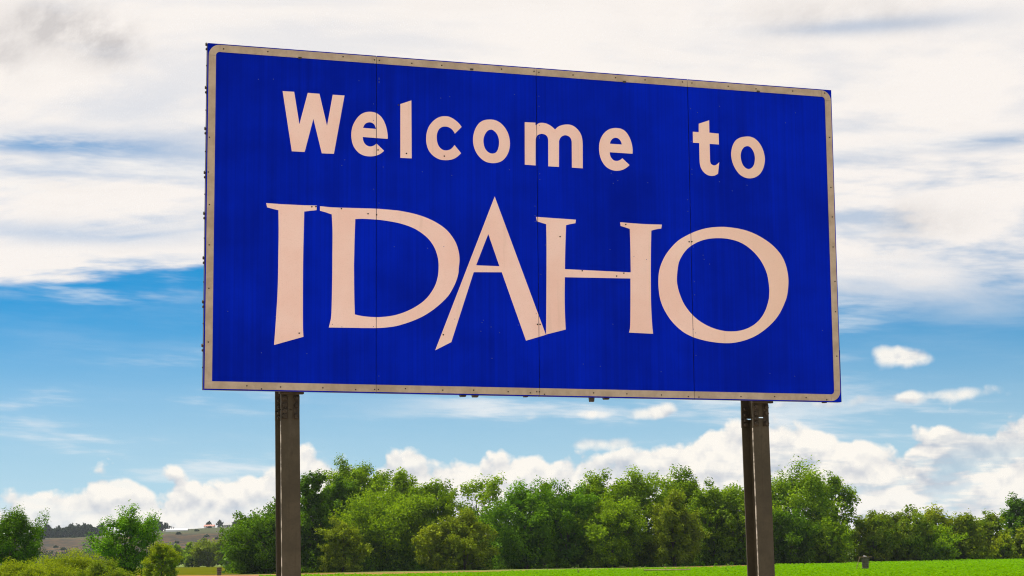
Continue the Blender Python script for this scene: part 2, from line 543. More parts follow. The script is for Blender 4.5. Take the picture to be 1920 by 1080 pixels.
class MB:
    """collects boxes, prisms and tubes of ONE part"""
    def __init__(self):
        self.v, self.f = [], []

    def add(self, verts, faces):
        k = len(self.v)
        self.v += [tuple(a) for a in verts]
        self.f += [tuple(i + k for i in fc) for fc in faces]
        return self

    def box(self, a, b):
        x0, y0, z0 = a
        x1, y1, z1 = b
        return self.add([(x0, y0, z0), (x1, y0, z0), (x1, y1, z0), (x0, y1, z0), (x0, y0, z1), (x1, y0, z1), (x1, y1, z1), (x0, y1, z1)],
                        [(0, 3, 2, 1), (4, 5, 6, 7), (0, 1, 5, 4), (1, 2, 6, 5), (2, 3, 7, 6), (3, 0, 4, 7)])

    def tube(self, p, q, r0, r1=None, n=8):
        r1 = r0 if r1 is None else r1
        p, q = Vector(p), Vector(q)
        d = (q - p).normalized()
        u = d.orthogonal().normalized()
        w = d.cross(u)
        ring = []
        for c, r in ((p, r0), (q, r1)):
            for k in range(n):
                a = 2 * math.pi * k / n
                ring.append(c + (u * math.cos(a) + w * math.sin(a)) * r)
        fs = [(k, (k + 1) % n, n + (k + 1) % n, n + k) for k in range(n)]
        fs += [tuple(range(n - 1, -1, -1)), tuple(range(n, 2 * n))]
        return self.add(ring, fs)

    def prism(self, poly, y0, y1):
        """outline in x,z extruded along y"""
        n = len(poly)
        v = [(p[0], y0, p[1]) for p in poly] + [(p[0], y1, p[1]) for p in poly]
        fs = [(k, (k + 1) % n, n + (k + 1) % n, n + k) for k in range(n)] + [tuple(range(n - 1, -1, -1)), tuple(range(n, 2 * n))]
        return self.add(v, fs)

    def build(self, name, mat, parent=None, bevel=0.0):
        o = mesh_obj(name, self.v, self.f, mat, parent)
        bm = bmesh.new()
        bm.from_mesh(o.data)
        bmesh.ops.recalc_face_normals(bm, faces=bm.faces)
        if bevel:
            bmesh.ops.bevel(bm, geom=bm.edges[:], offset=bevel, segments=1, affect='EDGES', clamp_overlap=True)
        bm.to_mesh(o.data)
        bm.free()
        return o


def ray(px, py):
    """world direction through a point of the photograph (1920 x 1080), scaled to unit forward distance"""
    d = CAM_RIGHT * ((px - 960) / FOCAL_PX) - CAM_UP * ((py - 540) / FOCAL_PX) - CAM_BACK
    return d / d.y


def at(px, dist):
    return ray(px, 1000).x * dist


def height(px, py, dist):
    return EYE + ray(px, py).z * dist


def on_ground(px, py):
    d = ray(px, py)
    k = -EYE / d.z
    return (d.x * k, k)
LETTERS = [
    ('W', [[(-1.9031,0.9101,1),(-1.8201,0.9107,1),(-1.7809,0.6774,1),(-1.7218,0.91,1),(-1.6369,0.909,1),(-1.5807,0.6775,1),(-1.5402,0.9087,1),(-1.454,0.9089,1),(-1.5299,0.4794,1),(-1.6177,0.4777,1),(-1.6801,0.7239,1),(-1.7416,0.4801,1),(-1.8342,0.4798,1)]]),
    ('e', [[(-1.1354,0.6119,1),(-1.136,0.6443,0),(-1.1419,0.6816,0),(-1.153,0.7186,0),(-1.1694,0.7523,0),(-1.1899,0.7771,0),(-1.2133,0.793,0),(-1.2397,0.8011,0),(-1.2689,0.8021,0),(-1.3009,0.7959,0),(-1.33,0.7813,0),(-1.3561,0.7564,0),(-1.3793,0.7215,0),(-1.3966,0.68,0),(-1.4034,0.6335,0),(-1.4004,0.5876,0),(-1.3887,0.5481,0),(-1.3672,0.5148,0),(-1.3382,0.4907,0),(-1.3033,0.4784,0),(-1.2656,0.476,0),(-1.2306,0.4814,0),(-1.2015,0.4924,0),(-1.1781,0.5076,0),(-1.1618,0.523,1),(-1.2179,0.5733,1),(-1.2307,0.5616,0),(-1.2482,0.5519,0),(-1.2668,0.5485,0),(-1.286,0.5531,0),(-1.3035,0.5659,0),(-1.3151,0.5871,0),(-1.3193,0.6145,1)], [(-1.317,0.681,1),(-1.3095,0.6999,0),(-1.295,0.7164,0),(-1.2717,0.7249,0),(-1.2483,0.7212,0),(-1.232,0.7066,0),(-1.2209,0.6795,1)]]),
    ('l', [[(-1.0406,0.8742,1),(-0.9584,0.9066,1),(-0.9568,0.4795,1),(-1.041,0.4786,1)]]),
    ('c', [[(-0.5788,0.7346,1),(-0.5997,0.7597,0),(-0.6266,0.7815,0),(-0.6535,0.7973,0),(-0.6805,0.8056,0),(-0.7104,0.806,0),(-0.7433,0.7991,0),(-0.7762,0.7806,0),(-0.8061,0.7524,0),(-0.8288,0.7188,0),(-0.8432,0.677,0),(-0.8481,0.6359,0),(-0.8453,0.5953,0),(-0.8335,0.5552,0),(-0.8128,0.5245,0),(-0.7832,0.5,0),(-0.7446,0.4836,0),(-0.6999,0.4809,0),(-0.655,0.4888,0),(-0.619,0.5066,0),(-0.5841,0.5391,1),(-0.6341,0.5975,1),(-0.6516,0.5748,0),(-0.6726,0.5601,0),(-0.7013,0.5532,0),(-0.7276,0.5586,0),(-0.7502,0.5777,0),(-0.7643,0.6089,0),(-0.7684,0.6437,0),(-0.7641,0.679,0),(-0.7497,0.7074,0),(-0.7287,0.7239,0),(-0.7048,0.7296,0),(-0.6778,0.7266,0),(-0.6539,0.7123,0),(-0.639,0.6956,0),(-0.6307,0.6815,1)]]),
    ('o', [[(-0.3667,0.8035,0),(-0.3242,0.8021,0),(-0.2847,0.7857,0),(-0.2515,0.7553,0),(-0.2262,0.7155,0),(-0.2125,0.669,0),(-0.2099,0.6219,0),(-0.2195,0.5741,0),(-0.2413,0.5315,0),(-0.272,0.5003,0),(-0.3116,0.4839,0),(-0.3541,0.4797,0),(-0.3994,0.4883,0),(-0.4385,0.5142,0),(-0.4685,0.5506,0),(-0.4863,0.5935,0),(-0.4932,0.6401,0),(-0.4881,0.6874,0),(-0.4721,0.7325,0),(-0.4458,0.7713,0),(-0.4093,0.7949,0)], [(-0.3534,0.7294,0),(-0.3309,0.7207,0),(-0.3098,0.6996,0),(-0.2967,0.6697,0),(-0.2933,0.6346,0),(-0.2998,0.5929,0),(-0.317,0.5624,0),(-0.3444,0.5508,0),(-0.3747,0.5579,0),(-0.3988,0.5811,0),(-0.4106,0.6127,0),(-0.4134,0.6479,0),(-0.4041,0.6838,0),(-0.3826,0.7163,0)]]),
    ('m', [[(-0.093,0.8016,1),(-0.0098,0.8027,1),(-0.01,0.7825,1),(0.0037,0.7923,0),(0.0223,0.8024,0),(0.0471,0.8052,0),(0.078,0.8012,0),(0.1119,0.786,0),(0.1438,0.7606,1),(0.1646,0.7816,0),(0.1959,0.7968,0),(0.2334,0.8045,0),(0.2709,0.8033,0),(0.305,0.7875,0),(0.3328,0.7605,0),(0.3499,0.7304,0),(0.3581,0.695,0),(0.36,0.6532,1),(0.358,0.4805,1),(0.2726,0.481,1),(0.274,0.6749,1),(0.2693,0.6955,0),(0.254,0.7143,0),(0.2261,0.7227,0),(0.2011,0.7152,0),(0.1822,0.6962,0),(0.1738,0.6748,1),(0.1706,0.4806,1),(0.0871,0.4806,1),(0.0889,0.6785,1),(0.083,0.702,0),(0.0646,0.7175,0),(0.0368,0.7217,0),(0.012,0.7125,0),(-0.0036,0.6967,0),(-0.0094,0.6755,1),(-0.0122,0.4815,1),(-0.0957,0.4821,1)]]),
    ('e', [[(0.7578,0.6144,1),(0.7586,0.653,0),(0.7517,0.6949,0),(0.7366,0.7362,0),(0.7118,0.7739,0),(0.6804,0.7961,0),(0.6456,0.803,0),(0.6075,0.8006,0),(0.5692,0.7879,0),(0.534,0.7598,0),(0.5081,0.7222,0),(0.4929,0.6762,0),(0.4902,0.625,0),(0.4982,0.5776,0),(0.5176,0.5338,0),(0.5486,0.4996,0),(0.5893,0.4809,0),(0.6335,0.4774,0),(0.6748,0.4869,0),(0.7068,0.5043,0),(0.7326,0.5262,1),(0.6751,0.5752,1),(0.6571,0.5616,0),(0.6348,0.5525,0),(0.6095,0.554,0),(0.5908,0.5679,0),(0.5785,0.5882,0),(0.5745,0.615,1)], [(0.5769,0.6801,1),(0.5836,0.6997,0),(0.5997,0.7188,0),(0.622,0.728,0),(0.6442,0.7245,0),(0.6629,0.7076,0),(0.6738,0.6799,1)]]),
    ('t', [[(1.3042,0.8791,1),(1.3907,0.9111,1),(1.3903,0.8147,1),(1.467,0.8121,1),(1.4675,0.7274,1),(1.3901,0.7283,1),(1.3906,0.5944,1),(1.398,0.5735,0),(1.4206,0.5632,0),(1.4437,0.57,0),(1.4665,0.5902,1),(1.4544,0.5003,1),(1.4284,0.4855,0),(1.3989,0.4808,0),(1.3664,0.4863,0),(1.3374,0.5048,0),(1.3154,0.5353,0),(1.3058,0.5713,0),(1.3041,0.6077,1),(1.3044,0.7292,1),(1.2529,0.7285,1),(1.2536,0.8135,1),(1.3026,0.8135,1)]]),
    ('o', [[(1.6974,0.8036,0),(1.7373,0.8036,0),(1.7735,0.7903,0),(1.8092,0.7573,0),(1.8346,0.7125,0),(1.8478,0.6639,0),(1.8492,0.6208,0),(1.837,0.5708,0),(1.8124,0.5263,0),(1.7783,0.4968,0),(1.738,0.4817,0),(1.6949,0.4799,0),(1.6491,0.4958,0),(1.6136,0.5275,0),(1.5852,0.575,0),(1.5707,0.6232,0),(1.5687,0.6721,0),(1.5806,0.722,0),(1.6069,0.7666,0),(1.6474,0.7925,0)], [(1.7073,0.7296,0),(1.7316,0.7212,0),(1.7509,0.6983,0),(1.7633,0.6682,0),(1.7663,0.6345,0),(1.7592,0.5941,0),(1.7404,0.5653,0),(1.7135,0.5515,0),(1.6872,0.5574,0),(1.6646,0.5795,0),(1.651,0.6125,0),(1.6468,0.6522,0),(1.6558,0.6896,0),(1.6771,0.7185,0)]]),
    ('I', [[(-2.0147,0.0994,1),(-1.9457,0.0978,0),(-1.8894,0.0967,0),(-1.8047,0.097,0),(-1.7368,0.0975,0),(-1.6526,0.1001,1),(-1.6542,0.0666,1),(-1.7025,0.0591,0),(-1.7422,0.0521,1),(-1.7447,-0.0896,0),(-1.7477,-0.2584,0),(-1.7484,-0.4153,0),(-1.7478,-0.6009,0),(-1.7463,-0.7678,0),(-1.7425,-0.8354,1),(-1.95,-0.8987,1),(-1.9415,-0.7736,0),(-1.9351,-0.6627,0),(-1.9293,-0.5515,0),(-1.9259,-0.4224,0),(-1.9248,-0.2658,0),(-1.9239,-0.0978,0),(-1.9268,0.0526,1),(-1.9622,0.0593,0),(-2.0066,0.0689,1)]]),
    ('D', [[(-1.6293,0.0967,1),(-1.5773,0.0936,0),(-1.5201,0.0925,0),(-1.3764,0.0956,0),(-1.2172,0.0984,0),(-1.1066,0.0953,0),(-1.0364,0.0907,0),(-0.9308,0.074,0),(-0.8425,0.0495,0),(-0.7657,0.0157,0),(-0.7006,-0.0275,0),(-0.6533,-0.0801,0),(-0.6238,-0.1307,0),(-0.6063,-0.1877,0),(-0.6006,-0.245,0),(-0.6069,-0.3086,0),(-0.6101,-0.3446,0),(-0.6252,-0.3969,0),(-0.6492,-0.4494,0),(-0.685,-0.5079,0),(-0.7325,-0.5581,0),(-0.7916,-0.6085,0),(-0.8622,-0.6563,0),(-0.9324,-0.6914,0),(-1.0024,-0.7185,0),(-1.0779,-0.7411,0),(-1.1532,-0.7529,0),(-1.2166,-0.7582,0),(-1.3086,-0.7609,0),(-1.3944,-0.7618,0),(-1.5617,-0.7645,1),(-1.5539,-0.7314,0),(-1.5467,-0.7004,0),(-1.5429,-0.65,0),(-1.5405,-0.5379,0),(-1.5383,-0.3693,0),(-1.5382,-0.2496,0),(-1.5377,-0.0801,0),(-1.5439,0.0408,1),(-1.5886,0.0545,0),(-1.6291,0.0638,1)], [(-1.3728,0.0161,1),(-1.3214,0.0203,0),(-1.2636,0.0207,0),(-1.2056,0.0195,0),(-1.1358,0.0137,0),(-1.0599,0.0035,0),(-0.9897,-0.0132,0),(-0.931,-0.0352,0),(-0.8723,-0.0698,0),(-0.8253,-0.1108,0),(-0.79,-0.161,0),(-0.7695,-0.2118,0),(-0.7591,-0.263,0),(-0.7581,-0.3203,0),(-0.7642,-0.3735,0),(-0.7792,-0.4255,0),(-0.8029,-0.4721,0),(-0.8383,-0.5218,0),(-0.8854,-0.5661,0),(-0.9439,-0.605,0),(-1.0023,-0.6341,0),(-1.0605,-0.6558,0),(-1.1185,-0.6701,0),(-1.1763,-0.6781,0),(-1.2282,-0.6809,0),(-1.2915,-0.6789,0),(-1.3374,-0.6737,0),(-1.3746,-0.6664,1),(-1.379,-0.5322,0),(-1.3811,-0.3632,0),(-1.3812,-0.2997,0),(-1.3776,-0.1296,0)]]),
    ('A', [[(-0.3303,0.2329,1),(0.0532,-0.7702,1),(-0.0998,-0.8172,1),(-0.2806,-0.3232,1),(-0.4938,-0.3306,1),(-0.6654,-0.8436,1),(-0.7856,-0.9052,1)], [(-0.3814,-0.0459,1),(-0.2983,-0.2796,1),(-0.4755,-0.2797,1)]]),
    ('H', [[(-0.0131,0.0975,1),(0.1326,0.0945,0),(0.2981,0.0915,1),(0.294,0.0647,1),(0.2542,0.0563,0),(0.2206,0.0465,1),(0.2122,-0.1193,0),(0.2069,-0.2808,1),(0.727,-0.2846,1),(0.7273,-0.0971,0),(0.7249,0.0421,1),(0.6859,0.0528,0),(0.6526,0.0607,1),(0.648,0.0891,1),(0.7561,0.0859,0),(0.8513,0.0844,0),(0.9854,0.0871,1),(0.9784,0.0562,1),(0.9335,0.0481,0),(0.8981,0.0369,1),(0.8924,-0.09,0),(0.8875,-0.2688,0),(0.8846,-0.4721,0),(0.8866,-0.5903,0),(0.891,-0.6846,0),(0.8963,-0.7381,1),(0.7047,-0.7348,1),(0.7145,-0.684,0),(0.7197,-0.5368,0),(0.7236,-0.3306,1),(0.2055,-0.3408,1),(0.2021,-0.4957,0),(0.203,-0.6122,0),(0.207,-0.7272,1),(0.0541,-0.7681,1),(0.0564,-0.6749,0),(0.0611,-0.4425,0),(0.0661,-0.1255,0),(0.0652,0.0469,1),(-0.0061,0.0644,1)]]),
    ('O', [[(1.4682,0.0923,0),(1.5491,0.0913,0),(1.6376,0.0817,0),(1.726,0.0598,0),(1.8142,0.0213,0),(1.8947,-0.03,0),(1.9601,-0.0959,0),(1.999,-0.1697,0),(2.0175,-0.2512,0),(2.0188,-0.3265,0),(2.0065,-0.4089,0),(1.986,-0.4642,0),(1.9463,-0.5405,0),(1.892,-0.6101,0),(1.8158,-0.6768,0),(1.7328,-0.7299,0),(1.6434,-0.7661,0),(1.5548,-0.7867,0),(1.4743,-0.7923,0),(1.3798,-0.7868,0),(1.2931,-0.7732,0),(1.2069,-0.7495,0),(1.1286,-0.7104,0),(1.0511,-0.6428,0),(0.9954,-0.5646,0),(0.9613,-0.4857,0),(0.9475,-0.3928,0),(0.9495,-0.2991,0),(0.9652,-0.2315,0),(0.9969,-0.1631,0),(1.0414,-0.1008,0),(1.1078,-0.0339,0),(1.1813,0.012,0),(1.2696,0.0526,0),(1.3652,0.0801,0)], [(1.4439,0.0048,0),(1.532,0.0019,0),(1.62,-0.0181,0),(1.693,-0.0559,0),(1.7582,-0.1112,0),(1.8083,-0.1774,0),(1.8431,-0.258,0),(1.8566,-0.3529,0),(1.8548,-0.4143,0),(1.8484,-0.4553,0),(1.824,-0.5241,0),(1.7889,-0.5828,0),(1.7431,-0.6296,0),(1.683,-0.6672,0),(1.6087,-0.693,0),(1.5278,-0.7021,0),(1.4549,-0.6975,0),(1.368,-0.676,0),(1.2819,-0.6357,0),(1.2109,-0.581,0),(1.1547,-0.5126,0),(1.1203,-0.4401,0),(1.1016,-0.3738,0),(1.0972,-0.3136,0),(1.111,-0.2123,0),(1.134,-0.1575,0),(1.1714,-0.1053,0),(1.2158,-0.0663,0),(1.2821,-0.0296,0),(1.3557,-0.006,0)]]),
]
RIVETS = [(-2.327,1.184), (-2.012,1.188), (-1.466,1.192), (-1.234,1.186), (-1.198,1.185), (-0.955,1.181), (-0.729,1.182), (-0.271,1.188), (-0.017,1.190), (0.021,1.185), (0.290,1.184), (0.631,1.188), (0.869,1.188), (1.175,1.194), (1.254,1.191), (1.556,1.187), (1.790,1.183), (2.103,1.187), (2.379,1.190), (2.409,0.840), (2.406,0.444), (2.410,0.213), (2.408,-0.022), (2.415,-0.290), (2.411,-0.525), (2.410,-0.867), (-2.138,-1.187), (-1.902,-1.190), (-2.036,-1.206), (-1.603,-1.190), (-1.368,-1.198), (-1.231,-1.194), (-1.204,-1.194), (-1.006,-1.184), (-0.731,-1.189), (-0.501,-1.185), (-0.241,-1.191), (-0.073,-1.196), (-0.023,-1.187), (-0.003,-1.187), (0.036,-1.204), (0.417,-1.187), (0.678,-1.189), (0.953,-1.192), (1.168,-1.200), (1.254,-1.202), (1.597,-1.192), (1.876,-1.187), (2.139,-1.190), (2.313,-1.203), (-2.408,-0.891), (-2.419,0.544), (-2.423,0.297), (-2.413,0.068), (-2.411,-0.215), (-2.409,-0.518), (-1.207,0.526), (-1.055,0.866), (-0.996,0.513), (-0.712,0.510), (-1.217,0.054), (-1.688,0.089), (-1.659,0.092), (-1.474,0.086), (-1.280,0.059), (0.342,-0.288), (0.671,-0.293), (0.613,-0.317), (-0.011,-0.696), (0.009,-0.695), (1.203,-0.034), (1.225,-0.033), (0.693,0.074), (-0.725,-0.792), (-1.773,-0.811), (0.172,-0.041)]
EDGE_CLIPS = [(-1.781,1.159), (-0.501,1.169), (0.700,1.160), (1.807,1.163)]
UNDER_CLIPS = [(-0.572,-1.225), (-0.480,-1.227), (-0.097,-1.223), (0.413,-1.233), (0.526,-1.227), (2.309,-1.228)]


# ------------------------------------------------------------------ setting: ground, fields, track, hills
def sheet(name, pts, z, mat):
    v = [(p[0], p[1], z) for p in pts]
    tris = tessellate_polygon([[Vector(p) for p in v]])
    o = mesh_obj(name, v, tris, mat)
    bm = bmesh.new()
    bm.from_mesh(o.data)
    for f in bm.faces:
        if f.normal.z < 0:
            f.normal_flip()
    bm.to_mesh(o.data)
    bm.free()
    return tag(o, kind='structure')


sheet('ground', [(-4000, -1500), (4000, -1500), (4000, 6500), (-4000, 6500)], 0.0, M_GROUND)
TRACK_NEAR = [(60, 1083), (310, 1081), (500, 1081), (620, 1081), (720, 1079.6), (840, 1076.0), (1000, 1072.2), (1200, 1068.5), (1400, 1062.5), (1600, 1056.5), (1800, 1050.5)]
TRACK_FAR = [(60, 1080.5), (310, 1079.0), (500, 1077.3), (620, 1074.6), (720, 1073.4), (840, 1072), (1000, 1069.3), (1200, 1065.5), (1400, 1060), (1600, 1054), (1800, 1048.5)]
near_w = [on_ground(*p) for p in TRACK_NEAR]
far_w = [on_ground(*p) for p in TRACK_FAR]
sheet('dirt_track', near_w + far_w[::-1], 0.02, M_SOIL)
field_pts = [(-60, 45), (140, 45), (140, 330)] + [on_ground(2050, 1043.5)] + near_w[::-1]
sheet('crop_field', field_pts, 0.03, M_FIELD)
sheet('meadow', [far_w[0], far_w[1], far_w[3], (-20, 560), (-150, 560)], 0.015, M_MEADOW)
sheet('gravel_shoulder', [(-45, -60), (45, -60), (45, 32), (-45, 32)], 0.04, M_GRAVEL)


def hill_height(x, y):
    """bench of dry hills beyond the river, from 1150 m on"""
    t = min(max((y - 1250 - 60 * math.sin(x * 0.006)) / 480.0, 0.0), 1.0)
    s = t * t * (3 - 2 * t)
    top = 22.5 + 1.6 * math.sin(x * 0.0045 + 2.2) + 0.8 * math.sin(x * 0.017 + 0.5)
    # the bench climbs towards the right of the left gap, then sinks behind the trees
    top += 6.0 * math.exp(-((x + 230) / 90.0) ** 2) - 22.0 * min(max((x + 190) / 260.0, 0.0), 1.0)
    gully = 1.0 + 0.10 * math.sin(x * 0.05 + 3 * math.sin(x * 0.013)) * math.sin(math.pi * t)
    return -1.0 + s * top * gully + 1.2 * math.sin(x * 0.09 + y * 0.03) * s * (1 - s)


def build_hills():
    xs = np.linspace(-2600, 2600, 521)
    ys = np.concatenate([np.linspace(1100, 1800, 50), np.linspace(1850, 5200, 12)])
    v = [(x, y, hill_height(x, y)) for y in ys for x in xs]
    nx = len(xs)
    f = [(j * nx + i, j * nx + i + 1, (j + 1) * nx + i + 1, (j + 1) * nx + i) for j in range(len(ys) - 1) for i in range(nx - 1)]
    return tag(mesh_obj('hills', v, f, M_HILL, smooth=True), kind='structure')


build_hills()


# ------------------------------------------------------------------ the welcome sign
SIGN_X = Vector((0.94738302, 0.32001182, -0.00760537))
SIGN_UP = Vector((0.00659417, 0.00424336, 0.99996925))
SIGN_BACK = Vector((-0.32003426, 0.94740405, -0.00190987))
SIGN_CENTRE = Vector((0.19529177, 14.17064745, 3.96218441))
CZ = 3.962                                # height of the board's centre over the sign's base
W2, H2 = 2.4384, 1.2192
sign = empty('welcome_sign')
mw = Matrix.Identity(4)
base = SIGN_CENTRE - SIGN_UP * CZ
for i in range(3):
    mw[i][0], mw[i][1], mw[i][2], mw[i][3] = SIGN_X[i], SIGN_BACK[i], SIGN_UP[i], base[i]
sign.matrix_world = mw
tag(sign, 'big blue welcome sign with pale lettering and border on two steel posts', 'road sign')
SEAMS = [-1.2192, 0.0, 1.2192]
GAP = 0.0045


def build_panels():
    xs = [-W2] + SEAMS + [W2]
    for k in range(4):
        x0 = xs[k] + (GAP / 2 if k else 0)
        x1 = xs[k + 1] - (GAP / 2 if k < 3 else 0)
        # sheeting face and the dull folded edge behind it
        p = MB().box((x0, 0.0, CZ - H2), (x1, 0.003, CZ + H2)).build('panel', M_BLUE, sign)
        e = MB()
        e.box((x0 + 0.001, 0.0031, CZ - H2 + 0.001), (x0 + 0.012, 0.052, CZ + H2 - 0.001))
        e.box((x1 - 0.012, 0.0031, CZ - H2 + 0.001), (x1 - 0.001, 0.052, CZ + H2 - 0.001))
        e.box((x0 + 0.0121, 0.0031, CZ + H2 - 0.012), (x1 - 0.0121, 0.051, CZ + H2 - 0.001))
        e.box((x0 + 0.0121, 0.0031, CZ - H2 + 0.001), (x1 - 0.0121, 0.051, CZ - H2 + 0.012))
        for j in range(1, 8):             # ribs of the extruded planks
            zz = CZ - H2 + j * 2 * H2 / 8
            e.box((x0 + 0.0122, 0.0032, zz - 0.006), (x1 - 0.0122, 0.045, zz + 0.006))
        e.build('panel_edge', M_EDGE, p)
    # light-tight strips behind the joints
    for s in SEAMS:
        MB().box((s - 0.03, 0.0535, CZ - H2 + 0.01), (s + 0.03, 0.058, CZ + H2 - 0.01)).build('joint_strip', M_EDGE, sign)


build_panels()


def catmull(pts):
    """points with corner flags -> dense outline"""
    n = len(pts)
    out = []
    for i in range(n):
        p1, p2 = pts[i], pts[(i + 1) % n]
        out.append((p1[0], p1[1]))
        if p1[2] and p2[2]:
            continue
        p0 = p1 if p1[2] else pts[i - 1]
        p3 = p2 if p2[2] else pts[(i + 2) % n]
        for s in (0.25, 0.5, 0.75):
            o = []
            for a in (0, 1):
                m1 = (p2[a] - p0[a]) * 0.5
                m2 = (p3[a] - p1[a]) * 0.5
                s2, s3 = s * s, s * s * s
                o.append((2 * s3 - 3 * s2 + 1) * p1[a] + (s3 - 2 * s2 + s) * m1 + (-2 * s3 + 3 * s2) * p2[a] + (s3 - s2) * m2)
            out.append(tuple(o))
    return out


def build_letter(loops):
    polys = [[Vector((a, b, 0)) for a, b in catmull(lp)] for lp in loops]
    flat = [v for p in polys for v in p]
    tris = tessellate_polygon(polys)
    bm = bmesh.new()
    YF, YB = -0.0022, -0.0002
    vs = [bm.verts.new((v.x, YF, v.y + CZ)) for v in flat]
    for t3 in tris:
        try:
            bm.faces.new([vs[k] for k in t3])
        except ValueError:
            pass
    for s in SEAMS:
        for c in (s - GAP / 2, s + GAP / 2):
            bmesh.ops.bisect_plane(bm, geom=bm.verts[:] + bm.edges[:] + bm.faces[:], plane_co=(c, 0, 0), plane_no=(1, 0, 0), dist=1e-6)
        kill = [f for f in bm.faces if abs(f.calc_center_median().x - s) < GAP / 2]
        bmesh.ops.delete(bm, geom=kill, context='FACES')
    for f in bm.faces:
        f.normal_update()
        if f.normal.y > 0:
            f.normal_flip()
    edges = [e for e in bm.edges if len(e.link_faces) == 1]
    twin = {}
    for e in edges:
        for v in e.verts:
            if v not in twin:
                twin[v] = bm.verts.new((v.co.x, YB, v.co.z))
    for e in edges:
        a, b = e.verts
        bm.faces.new((a, b, twin[b], twin[a]))
    me = bpy.data.meshes.new('letter')
    bm.to_mesh(me)
    bm.free()
    me.materials.append(M_LETTER)
    o = bpy.data.objects.new('letter', me)
    o.parent = sign
    return link(o)


WORDS = {'W': 'letter W', 'I': 'letter I'}
for ch, loops in LETTERS:
    build_letter(loops)['label'] = 'pale letter ' + ch + ' on the blue board'

# ---- border: strips end to end, three rounded corner pieces, one plain corner
INS, BW = 0.008, 0.051
RO = 0.078
Y0, Y1 = -0.0042, -0.0003


def strip(x0, z0, x1, z1):
    MB().box((x0, Y0, CZ + z0), (x1, Y1, CZ + z1)).build('border_strip', M_BORDER, sign)


J = 0.0014
ex, ez = W2 - INS, H2 - INS
cuts_top = [-ex + RO] + SEAMS + [ex - RO]
cuts_bot = [-ex] + SEAMS + [ex - RO]
for k in range(4):
    strip(cuts_top[k] + J, ez - BW, cuts_top[k + 1] - J, ez)
    strip(cuts_bot[k] + (J if k else 0), -ez, cuts_bot[k + 1] - J, -ez + BW)
strip(-ex, -ez + BW + J, -ex + BW, ez - RO - J)
strip(ex - BW, -ez + RO + J, ex, ez - RO - J)


def corner(cx, cz, a0):
    ri = RO - BW
    outer = [(cx + RO * math.cos(a0 + k * math.pi / 20), cz + RO * math.sin(a0 + k * math.pi / 20)) for k in range(11)]
    inner = [(cx + ri * math.cos(a0 + k * math.pi / 20), cz + ri * math.sin(a0 + k * math.pi / 20)) for k in range(10, -1, -1)]
    mb = MB()
    for k in range(10):
        q = [outer[k], outer[k + 1], inner[9 - k], inner[10 - k]]
        mb.prism([(a, b + CZ) for a, b in q], Y0, Y1)
    mb.build('border_corner', M_BORDER, sign)


corner(-ex + RO, ez - RO, math.pi / 2)
corner(ex - RO, ez - RO, 0.0)
corner(ex - RO, -ez + RO, -math.pi / 2)

# ---- rivets, clips and bolts
rv = MB()
for x, z in RIVETS:
    rv.tube((x, -0.0075, CZ + z), (x, 0.0, CZ + z), 0.0048, 0.0062, 6)
tag(rv.build('rivets', M_RIVET, sign), kind='stuff')
rng = random.Random(5)
rv = MB()
for k in range(90):
    x = rng.uniform(-2.3, 2.3) if k < 55 else rng.choice(SEAMS) + rng.choice((-0.02, 0.02))
    z = rng.choice([-1.0, -0.72, -0.15, 0.42, 0.98]) + rng.uniform(-0.05, 0.05) if k < 55 else rng.uniform(-1.1, 1.1)
    rv.tube((x, -0.003, CZ + z), (x, 0.0, CZ + z), 0.003, 0.0042, 5)
tag(rv.build('face_rivets', M_RIVET_BLUE, sign), kind='stuff')
for x, z in EDGE_CLIPS:
    MB().box((x - 0.012, -0.012, CZ + z - 0.006), (x + 0.012, -0.0005, CZ + z + 0.006)).build('clip', M_RIVET, sign, bevel=0.002)
for (x, z), (w, h) in zip(UNDER_CLIPS, [(0.045, 0.012), (0.045, 0.014), (0.03, 0.006), (0.035, 0.03), (0.045, 0.012), (0.03, 0.006)]):
    MB().prism([(x - w / 2, CZ - H2 + 0.0005), (x + w / 2, CZ - H2 + 0.0005), (x + w / 2 * 0.8, CZ - H2 - h), (x - w / 2 * 0.8, CZ - H2 - h)], 0.012, 0.047).build('under_clip', M_BRACKET, sign)
for k in range(16):                       # bolt heads along the left edge, a heavy one every foot
    z = CZ + H2 - 0.012 - k * 0.152 + rng.uniform(-0.01, 0.01)
    big = k % 2 == 0
    if big:
        mb = MB().tube((-W2 - 0.011, 0.028, z + 0.012), (-W2 + 0.0005, 0.028, z + 0.012), 0.011, 0.013, 6)
        mb.tube((-W2 - 0.009, 0.03, z - 0.022), (-W2 + 0.0005, 0.03, z - 0.022), 0.008, 0.01, 6)
    else:
        mb = MB().tube((-W2 - 0.005, 0.028, z), (-W2 + 0.0005, 0.028, z), 0.005, 0.006, 6)
    mb.build('edge_bolt', M_BRACKET, sign)
MB().box((W2 + 0.0005, 0.012, CZ - 0.30), (W2 + 0.006, 0.048, CZ - 0.005)).build('edge_angle', M_EDGE, sign)
MB().box((W2 + 0.0005, 0.012, CZ - H2 + 0.002), (W2 + 0.009, 0.048, CZ - H2 + 0.40)).build('edge_angle', M_EDGE, sign)

# ---- stiffener beams behind the panels
for z in (-0.95, -0.32, 0.32, 0.95):
    mb = MB()
    mb.box((-W2 + 0.05, 0.0585, CZ + z - 0.03), (W2 - 0.05, 0.064, CZ + z + 0.03))
    mb.box((-W2 + 0.05, 0.0641, CZ + z - 0.004), (W2 - 0.05, 0.106, CZ + z + 0.004))
    mb.build('stiffener', M_ALU, sign)

# ---- posts: wide-flange beams leaning a touch, with a breakaway hinge under the board
FW, FT, WD, WT = 0.0665, 0.011, 0.20, 0.009
PY = 0.108
TILT = 0.015


